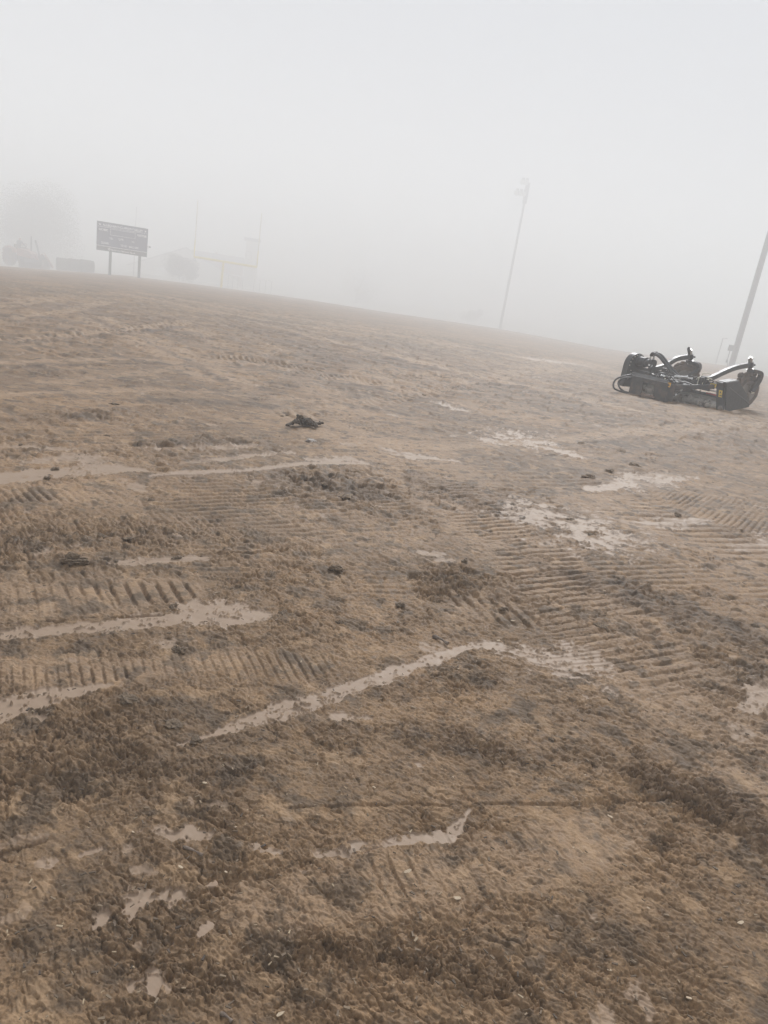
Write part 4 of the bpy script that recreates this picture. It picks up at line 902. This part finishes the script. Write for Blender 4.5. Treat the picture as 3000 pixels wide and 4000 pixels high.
# ------------------------------------------------------------------ tractor, driver, turf rolls, board
def tractor():
    RR = 143; c = at(118, 1046, RR); b = gz(c[0], c[1]); az = math.atan2(c[0], c[1]); s = RR/95.0
    root = empty('tractor', (c[0], c[1], b), -az+rad(-50), 'orange open-seat tractor with thin upright bars at the left edge of the field', 'tractor'); root.scale = (2.02, 2.02, 2.02)
    def wheel(x, y, r, w, front=False):
        mb = MB(); mb.lathe([(r*.55, -w/2), (r*.85, -w/2), (r*.97, -w*.4), (r, 0), (r*.97, w*.4), (r*.85, w/2), (r*.55, w/2)], (x, y, r), (0, 1, 0), 30)
        for k in range(18):
            a = 6.2832*k/18; mb.box((x+math.cos(a)*r, y, r+math.sin(a)*r), (.06, w*.9, .07), Matrix.Rotation(-a, 3, 'Y'))
        o = mb.build('wheel', 'tyre', root, 40)
        mb = MB(); mb.lathe([(r*.56, -.02-w*.35), (r*.2, -w*.2), (0, -w*.25)], (x, y, r), (0, 1, 0), 24); mb.lathe([(r*.56, w*.35), (r*.2, w*.2), (0, w*.25)], (x, y, r), (0, 1, 0), 24); mb.build('rim', 'goal', o, 40)
    for sg in (1, -1): wheel(-1.55, .72*sg, .68, .42)
    for sg in (1, -1): wheel(.95, .68*sg, .52, .28, True)
    mb = MB(); mb.b2((-2.0, -.35, .55), (1.0, .35, .9)); mb.build('chassis', 'dark', root, None, .03)
    mb = MB(); mb.plate([(-.35, .9), (1.25, .85), (1.3, 1.25), (1.1, 1.4), (-.35, 1.5)], (0, -.34, 0), (1, 0, 0), (0, 0, 1), .68) ; mb.build('hood', 'orange', root, None, .05)
    mb = MB(); mb.b2((1.28, -.28, .9), (1.33, .28, 1.25)); mb.build('grille', 'dark', root)
    for sg in (1, -1):
        mb = MB(); mb.tube(spline([(-2.15, .72*sg, 1.15), (-1.9, .72*sg, 1.42), (-1.5, .72*sg, 1.5), (-1.1, .72*sg, 1.4), (-.9, .72*sg, 1.1)], 5), [.08]*21, 8); mb.bar(spline([(-2.15, .72*sg, 1.15), (-1.9, .72*sg, 1.42), (-1.5, .72*sg, 1.5), (-1.1, .72*sg, 1.4), (-.9, .72*sg, 1.1)], 5), .46, .05); mb.build('fender', 'orange', root, 40)
        mb = MB(); mb.lathe([(.09, 0), (.09, .06), (0, .08)], (1.3, .2*sg, 1.3), (1, 0, 0), 14); mb.build('headlight', 'lamp', root, 40)
    mb = MB(); mb.b2((-1.55, -.28, 1.25), (-1.05, .28, 1.36)); mb.b2((-1.62, -.28, 1.36), (-1.5, .28, 1.75)); mb.build('seat', 'dark', root, None, .03)
    mb = MB(); mb.tube([(-.4, 0, 1.45), (-.62, 0, 1.72)], .03, 8); mb.build('steering_column', 'dark', root)
    mb = MB(); pts = [(-.64+.08*math.cos(a), .2*math.sin(a), 1.74+.16*math.cos(a)) for a in np.linspace(0, 6.283, 21)]; mb.tube(pts, .02, 8); mb.build('steering_wheel', 'dark', root, 40)
    mb = MB(); mb.tube([(.35, -.2, 1.4), (.35, -.2, 2.0), (.35, -.2, 2.55)], [.07, .06, .04], 10); mb.build('exhaust_pipe', 'dark', root, 40)
    for sg in (1, -1):
        mb = MB(); mb.bar([(.1, .55*sg, .9), (1.0, .55*sg, 1.35), (1.55, .55*sg, .8), (2.0, .55*sg, .35)], .1, .16); mb.build('loader_arm', 'orange', root, None, .02)
    mb = MB(); mb.bar([(1.05, -.4, 2.3), (1.3, -.4, 1.75), (1.55, -.4, 1.1)], .1, .1); mb.build('slanted_bar', 'dark', root)
    mb = MB(); mb.plate([(0, 0), (.35, -.1), (.55, .05), (.6, .45), (.5, .75), (.15, .7), (.0, .4)], (1.75, -.85, .12), (1, 0, 0), (0, 0, 1), 1.7); mb.build('front_bucket', 'dark', root, None, .03)
    mb = MB(); mb.b2((.4, -.4, .62), (.75, -.36, .85)); mb.build('side_panel', 'goal', root)
    return root
trac = tractor()
def person():
    # seated figure, one skinned body: local +x looks ahead
    J = {}; V_ = []; E_ = []; Rr = []
    def j(n, p, r, par=None):
        J[n] = len(V_); V_.append(p); Rr.append(r)
        if par: E_.append((J[par], J[n]))
    j('pelvis', (-1.28, 0, 1.46), .15); j('waist', (-1.30, 0, 1.66), .145, 'pelvis'); j('chest', (-1.27, 0, 1.88), .17, 'waist'); j('neckb', (-1.24, 0, 2.05), .075, 'chest')
    j('neck', (-1.22, 0, 2.12), .058, 'neckb'); j('head', (-1.19, 0, 2.22), .10, 'neck'); j('crown', (-1.19, 0, 2.32), .085, 'head')
    for s, t in ((1, 'l'), (-1, 'r')):
        j('sh'+t, (-1.27, .19*s, 1.99), .075, 'chest'); j('el'+t, (-1.05, .27*s, 1.75), .052, 'sh'+t); j('wr'+t, (-.78, .2*s, 1.80), .034, 'el'+t); j('pa'+t, (-.71, .19*s, 1.82), .035, 'wr'+t)
        for k in range(4):
            j('f%d'%k+t, (-.655, (.165+.018*k)*s, 1.835-.004*k), .011, 'pa'+t); j('g%d'%k+t, (-.64, (.165+.018*k)*s, 1.80), .0095, 'f%d'%k+t)
        j('th'+t, (-.70, .15*s, 1.80), .012, 'pa'+t); j('ti'+t, (-.67, .135*s, 1.775), .010, 'th'+t)
        j('hip'+t, (-1.24, .1*s, 1.45), .115, 'pelvis'); j('kn'+t, (-.80, .17*s, 1.48), .075, 'hip'+t); j('an'+t, (-.70, .17*s, 1.06), .048, 'kn'+t); j('to'+t, (-.52, .18*s, 1.00), .042, 'an'+t)
    me = bpy.data.meshes.new('person'); me.from_pydata(V_, E_, []); me.update()
    o = bpy.data.objects.new('person', me); COL.objects.link(o)
    md = o.modifiers.new('skin', 'SKIN'); md.use_smooth_shade = True
    for i, sv in enumerate(me.skin_vertices[0].data): sv.radius = (Rr[i], Rr[i]); sv.use_root = (i == 0)
    ms = o.modifiers.new('sub', 'SUBSURF'); ms.levels = 1; ms.render_levels = 1
    dg = bpy.context.evaluated_depsgraph_get(); dg.update(); m2 = bpy.data.meshes.new_from_object(o.evaluated_get(dg)); m2.name = 'person'
    o.modifiers.clear(); o.data = m2
    for k in ('cloth', 'trouser', 'skin', 'dark'): m2.materials.append(M[k])
    for f in m2.polygons:
        c = f.center; f.use_smooth = True
        f.material_index = 2 if (c.z > 2.09 and abs(c.y) < .13) or (c.x > -.775 and c.z > 1.7) else (3 if c.z < 1.06 else (1 if c.z < 1.56 else 0))
    o.location = trac.location; o.rotation_euler = trac.rotation_euler; o.scale = trac.scale
    tag(o, 'person in dark clothing and a pale cap sitting upright on the tractor', 'person')
    mb = MB(); mb.lathe([(.115, 0), (.118, .05), (.1, .1), (.05, .135), (0, .14)], (-1.19, 0, 2.27), (0, 0, 1), 18); mb.plate([(0, -.09), (.12, -.06), (.15, 0), (.12, .06), (0, .09)], (-1.09, 0, 2.275), (1, 0, -.1), (0, 1, 0), .012); mb.build('cap', 'cap', o, 50)
    mb = MB()
    for s in (1, -1): mb.lathe([(0, -.012), (.014, 0), (0, .012)], (-1.095, .036*s, 2.235), (1, 0, 0), 8)
    mb.build('eyes', 'dark', o)
    mb = MB(); mb.plate([(0, -.018), (.03, 0), (0, .018)], (-1.1, 0, 2.19), (1, 0, -.4), (0, 1, 0), .03); mb.build('nose', 'skin', o)
    for s in (1, -1):
        mb = MB(); mb.lathe([(0, -.01), (.028, 0), (0, .012)], (-1.19, .105*s, 2.215), (0, 1, 0), 10); mb.build('ear', 'skin', o)
person()
def turf_rolls():
    first = None
    for k, u in enumerate((248, 293, 338)):
        RR = 84*FAR; p = at(u, 1056+(u-293)*.12, RR); b = gz(p[0], p[1]); az = math.atan2(p[0], p[1])
        lab = ['leftmost big dark roll of turf in the row beside the tractor', 'middle big dark roll of turf in the row left of the scoreboard', 'rightmost big dark roll of turf, the one nearest the scoreboard'][k]
        if first is None:
            first = empty('turf_roll', (p[0], p[1], b), -az+.1, lab, 'turf roll', 'turf rolls lying in a row'); first.scale = (FAR, FAR, FAR)
            mb = MB(); r_ = .62
            prof = [(0, -.66), (r_*.3, -.67), (r_*.3, -.655), (r_*.6, -.67), (r_*.6, -.655), (r_*.93, -.66), (r_, -.6), (r_*1.02, -.3), (r_*.99, 0), (r_*1.02, .3), (r_, .6), (r_*.93, .66), (0, .66)]
            mb.lathe(prof, (0, 0, r_*.96), (1, 0, 0), 30); mb.build('roll', 'turf', first, 50)
            mb = MB(); mb.tube([(-.68, 0, r_*.96), (.68, 0, r_*.96)], .06, 10); mb.build('core_tube', 'slab', first)
        else:
            c = copy_tree(first); c.location = (p[0], p[1], b); c.rotation_euler = (0, 0, -az+.1+.05*k); c['label'] = lab
turf_rolls()
p = at(402, 1074, 88*FAR); b = gz(p[0], p[1]); az = math.atan2(p[0], p[1])
mb = MB(); mb.plate([(-.4, -.3), (.38, -.34), (.42, .3), (-.36, .33)], (0, 0, .05), (1, 0, 0), (0, .97, .22), .04)
o = mb.build('white_board', 'white', None, None, .01); o.location = (p[0], p[1], p[2]-.05); o.rotation_euler = (0, 0, -az); tag(o, 'small white board lying on the mud in front of the scoreboard', 'board')

# ------------------------------------------------------------------ buildings far behind
def building():
    RR = 138*1.72; pk, le, re_ = at(727, 965, RR), at(508, 1037, RR), at(872, 1026, RR)
    az = math.atan2(pk[0], pk[1]); rt = Vector((math.cos(az), -math.sin(az), 0)); b = gz(pk[0], pk[1])-.4
    root = empty('gabled_building', (pk[0], pk[1], b), -az, 'large faint building with a gable end and long low wing behind the goalpost', 'building')
    hp = pk[2]-b; wl = -(Vector(le)-Vector(pk)).length*.97; hl = le[2]-b; wr = -wl
    hr = hl
    mb = MB(); mb.plate([(wl+.6, -1), (wr-.6, -1), (wr-.6, hr), (0, hp-.35), (wl+.6, hl)], (0, 0, 0), (1, 0, 0), (0, 0, 1), -14); w = mb.build('gable_wall', 'cream', root)
    mb = MB()
    for x, h in ((wl, hl), (wr, hr)):
        mb.plate([(0, 0), (1, 0), (1, 1), (0, 1)], (0, -.5, hp), (x, 0, h-hp), (0, 15, 0), .3 if x < 0 else -.3)
    mb.build('roof', 'roof', root)
    xw = [(Vector(at(u, v, RR+3))-Vector(pk)) for u, v in ((757, 979), (958, 1014))]
    x1 = (Vector(at(958, 1014, RR+3))-Vector(pk)).dot(rt); hz = at(760, 980, RR+3)[2]-b; he = hz-2.0
    mb = MB(); mb.b2((wr*.3, 3.2, -1), (x1-.3, 12, he)); mb.build('wing_wall', 'brick', root)
    mb = MB(); mb.plate([(0, 0), (x1-wr*.1, 0), (x1-wr*.1, 1), (0, 1)], (wr*.1, 2.6, he-.1), (1, 0, 0), (0, 5, 2.1), .25); mb.plate([(0, 0), (x1-wr*.1, 0), (x1-wr*.1, 1), (0, 1)], (wr*.1, 12.6, he-.1), (1, 0, 0), (0, -5, 2.1), -.25); mb.build('roof', 'roof', root)
    for x in (wr*.45, wr*.75, wr*1.05):
        mb = MB(); mb.b2((x, 3.1, he-1.9), (x+1.0, 3.19, he-.7)); mb.build('window', 'glass', root)
    mb = MB(); mb.b2((wl*.5, -.08, .2), (wl*.5+2.4, -.003, 2.6)); mb.build('garage_door', 'sign_white', root)
    mb = MB(); c = at(847, 985, RR+6); x = (Vector(c)-Vector(pk)).dot(rt); mb.b2((x-.35, 7, hz-.8), (x+.35, 7.7, hz+.55)); mb.build('chimney', 'brick', root)
building()
def tower():
    RR = 128*1.8; c = at(983, 1000, RR); b = gz(c[0], c[1])-.3; az = math.atan2(c[0], c[1]); zt = (at(985, 938, RR)[2]-b)/1.8
    root = empty('press_tower', (c[0], c[1], b), -az, 'narrow pale tower with a flat dark roof behind the right goalpost upright', 'tower'); root.scale = (1.8, 1.8, 1.8)
    mb = MB(); mb.b2((-1.05, 0, -1), (1.1, 2.2, zt-.2)); mb.build('wall', 'cream', root)
    mb = MB(); mb.b2((-1.4, -.3, zt-.2), (1.25, 2.5, zt+.3)); mb.build('roof', 'post', root)
    zw = (at(973, 998, RR)[2]-b)/1.8
    mb = MB(); x0, x1, z0, z1, e = -.95, .0, zw-.6, zw+.6, .1
    mb.b2((x0, -.06, z0), (x1, -.003, z0+e)); mb.b2((x0, -.06, z1-e), (x1, -.003, z1)); mb.b2((x0, -.06, z0+e), (x0+e, -.003, z1-e)); mb.b2((x1-e, -.06, z0+e), (x1, -.003, z1-e)); wf = mb.build('window', 'galv', root)
    mb = MB(); mb.b2((x0+e, -.03, z0+e), (x1-e, -.002, z1-e)); mb.build('pane', 'lamp', wf)
    zy = (at(975, 1048, RR)[2]-b)/1.8; mb = MB(); mb.b2((-1.3, -.1, zy-.2), (.9, -.004, zy+.15)); mb.build('yellow_band', 'goal_pale', root)
tower()
def rail(pts, RR, label, name):
    A, B_ = at(*pts[0], RR), at(*pts[1], RR); b = gz(A[0], A[1])
    root = empty(name, (A[0], A[1], b-.3), 0, label, 'railing', 'white railings beyond the field')
    o = Vector(root.location); a, c = Vector(A)-o, Vector(B_)-o
    mb = MB(); mb.bar([a, c], .12, .22); mb.build('top_rail', 'sign_white', root)
    for k in range(4):
        q = a.lerp(c, k/3); mb = MB(); mb.tube([(q.x, q.y, -1), q], .05, 8); mb.build('post', 'galv', root)
rail(((893, 1070), (950, 1082)), 118*1.5, 'short white railing just right of the goalpost stem', 'railing')
rail(((994, 1089), (1062, 1098)), 120*1.5, 'longer white railing low down to the right of the goalpost', 'railing')

# ------------------------------------------------------------------ trees
def tree(name, px, py, RR, w, h, m, n, label, cat='tree', trunk=True, lobes=14, seed=1, drop=.0):
    RR, w, h = RR*FAR, w*FAR, h*FAR; rs = random.Random(seed); p = at(px, py, RR); b = gz(p[0], p[1])
    root = empty(name, (p[0], p[1], b), 0, label, cat)
    zc = p[2]-b; mb = MB()
    cl = []
    for k in range(lobes):
        a = rs.uniform(0, 6.28); q = rs.uniform(.15, .72); e = rs.uniform(-.75, .8)
        cl.append((q*math.cos(a)*w/2*math.sqrt(max(.1, 1-e*e*.7)), q*math.sin(a)*w/2*math.sqrt(max(.1, 1-e*e*.7)), zc+e*h/2*.8, rs.uniform(.2, .36)*min(w, h)))
    for i in range(n):
        cx, cy, cz, r_ = rs.choice(cl); t = rs.random()**.36*r_; d = Vector((rs.gauss(0, 1), rs.gauss(0, 1), rs.gauss(0, 1))).normalized()
        c = Vector((cx, cy, cz))+d*t; s = rs.uniform(.06, .13)*(1+w*.012)
        if c.z < .1: continue
        u = Vector((rs.gauss(0, 1), rs.gauss(0, 1), rs.gauss(0, .6))).normalized(); v = u.orthogonal().normalized()
        if rs.random() < .5: v = u.cross(v)
        mb.add([c-u*s*1.2, c+v*s*.6, c+u*s*1.2, c-v*s*.6], [(0, 1, 2, 3)])
    me = bpy.data.meshes.new('crown'); me.from_pydata(mb.v, [], mb.f); me.update(); me.materials.append(M[m])
    o = bpy.data.objects.new('crown', me); COL.objects.link(o); o.parent = root
    mb = MB(); tr = w*.035 if trunk else .07
    mb.tube(spline([(0, 0, -.6), (.05, .03, zc*.3), (-.06, .05, zc*.7), (.0, 0, zc)], 4), [tr*(1.4-.9*i/12) for i in range(13)], 10)
    for k in range(7):
        c = cl[k % len(cl)]; z0 = zc*rs.uniform(.25, .75); mb.tube([(0, 0, z0), (c[0]*.5, c[1]*.5, (z0+c[2])/2+.2), (c[0], c[1], c[2])], [tr*.5, tr*.35, tr*.12], 7)
    mb.build('trunk' if trunk else 'stems', 'bark', root, 50)
tree('deciduous_tree', 125, 905, 130, 16.8, 12.8, 'leaf', 60000, 'huge faint round tree looming behind the tractor at the left', seed=4, lobes=22)
tree('bush', 702, 1052, 112, 6.4, 3.9, 'leaf_dark', 12000, 'dark rounded bush in front of the gabled building', 'bush', False, 14, 6)
tree('deciduous_tree', 1400, 1120, 165, 11, 8, 'leaf', 8000, 'barely visible tree in the fog right of the goalpost', seed=8, lobes=14)
tree('bush', 1845, 1236, 156, 7.3, 3.6, 'leaf_dark', 6000, 'faint low bush just left of the thinner floodlight pole', 'bush', False, 10, 9)

# ------------------------------------------------------------------ fog, sky and light
mb = MB(); mb.b2((-520, -520, -10), (520, 520, 42))
fog = mb.build('haze', simple('haze_empty', (1, 1, 1)), None); fog['kind'] = 'stuff'
fm = bpy.data.materials.new('haze_air'); fm.use_nodes = True; nt = fm.node_tree; nt.nodes.clear()
out = nt.nodes.new('ShaderNodeOutputMaterial'); pv = nt.nodes.new('ShaderNodeVolumePrincipled')
pv.inputs['Color'].default_value = (0.992, 0.997, 0.997, 1); pv.inputs['Density'].default_value = 0.0115; pv.inputs['Anisotropy'].default_value = 0.0
link(nt, pv.outputs['Volume'], out.inputs['Volume']); fog.data.materials.clear(); fog.data.materials.append(fm)
SUN_EL, SUN_AZ = rad(36), rad(12)       # ahead and a little to the right, behind the cloud
w = bpy.data.worlds.new('World'); S.world = w; w.use_nodes = True; nt = w.node_tree
bg = nt.nodes['Background']; sky = nt.nodes.new('ShaderNodeTexSky'); sky.sky_type = 'NISHITA'; sky.sun_disc = False
sky.sun_elevation = SUN_EL; sky.sun_rotation = SUN_AZ; sky.air_density = 1.0; sky.dust_density = 1.0; sky.ozone_density = 1.0
hs = nt.nodes.new('ShaderNodeHueSaturation'); hs.inputs['Saturation'].default_value = 0.1; hs.inputs['Value'].default_value = 1.0
link(nt, sky.outputs['Color'], hs.inputs['Color'])
sz = nt.nodes.new('ShaderNodeSeparateXYZ'); link(nt, nt.nodes.new('ShaderNodeTexCoord').outputs['Generated'], sz.inputs[0])
ov = mth(nt, 'ADD', 0.36, mth(nt, 'MULTIPLY', mth(nt, 'MAXIMUM', sz.outputs['Z'], 0.0), 0.64))   # overcast: brighter overhead than low down
cl = mix(nt, 1.0, (4.3, 4.75, 5.5), ov, 'MULTIPLY')
link(nt, mix(nt, 0.93, hs.outputs['Color'], cl), bg.inputs['Color']); bg.inputs['Strength'].default_value = 0.13   # flat cloud cover over the clear sky
ld = bpy.data.lights.new('sun', 'SUN'); ld.energy = 4.0; ld.angle = rad(18); ld.color = (1, .995, .985)
sun = bpy.data.objects.new('sun', ld); COL.objects.link(sun)
sd = Vector((math.sin(SUN_AZ)*math.cos(SUN_EL), math.cos(SUN_AZ)*math.cos(SUN_EL), math.sin(SUN_EL)))
sun.rotation_euler = (-sd).to_track_quat('-Z', 'Y').to_euler()
S.view_settings.view_transform = 'Standard'; S.view_settings.look = 'None'; S.view_settings.gamma = 1; S.view_settings.exposure = 0.4
S.view_settings.use_curve_mapping = False
S.render.engine = 'CYCLES'
S.cycles.volume_bounces = 6; S.cycles.max_bounces = 9; S.cycles.diffuse_bounces = 2; S.cycles.glossy_bounces = 2; S.cycles.transparent_max_bounces = 6
S.cycles.use_denoising = True; S.cycles.use_adaptive_sampling = True; S.cycles.adaptive_threshold = 0.004
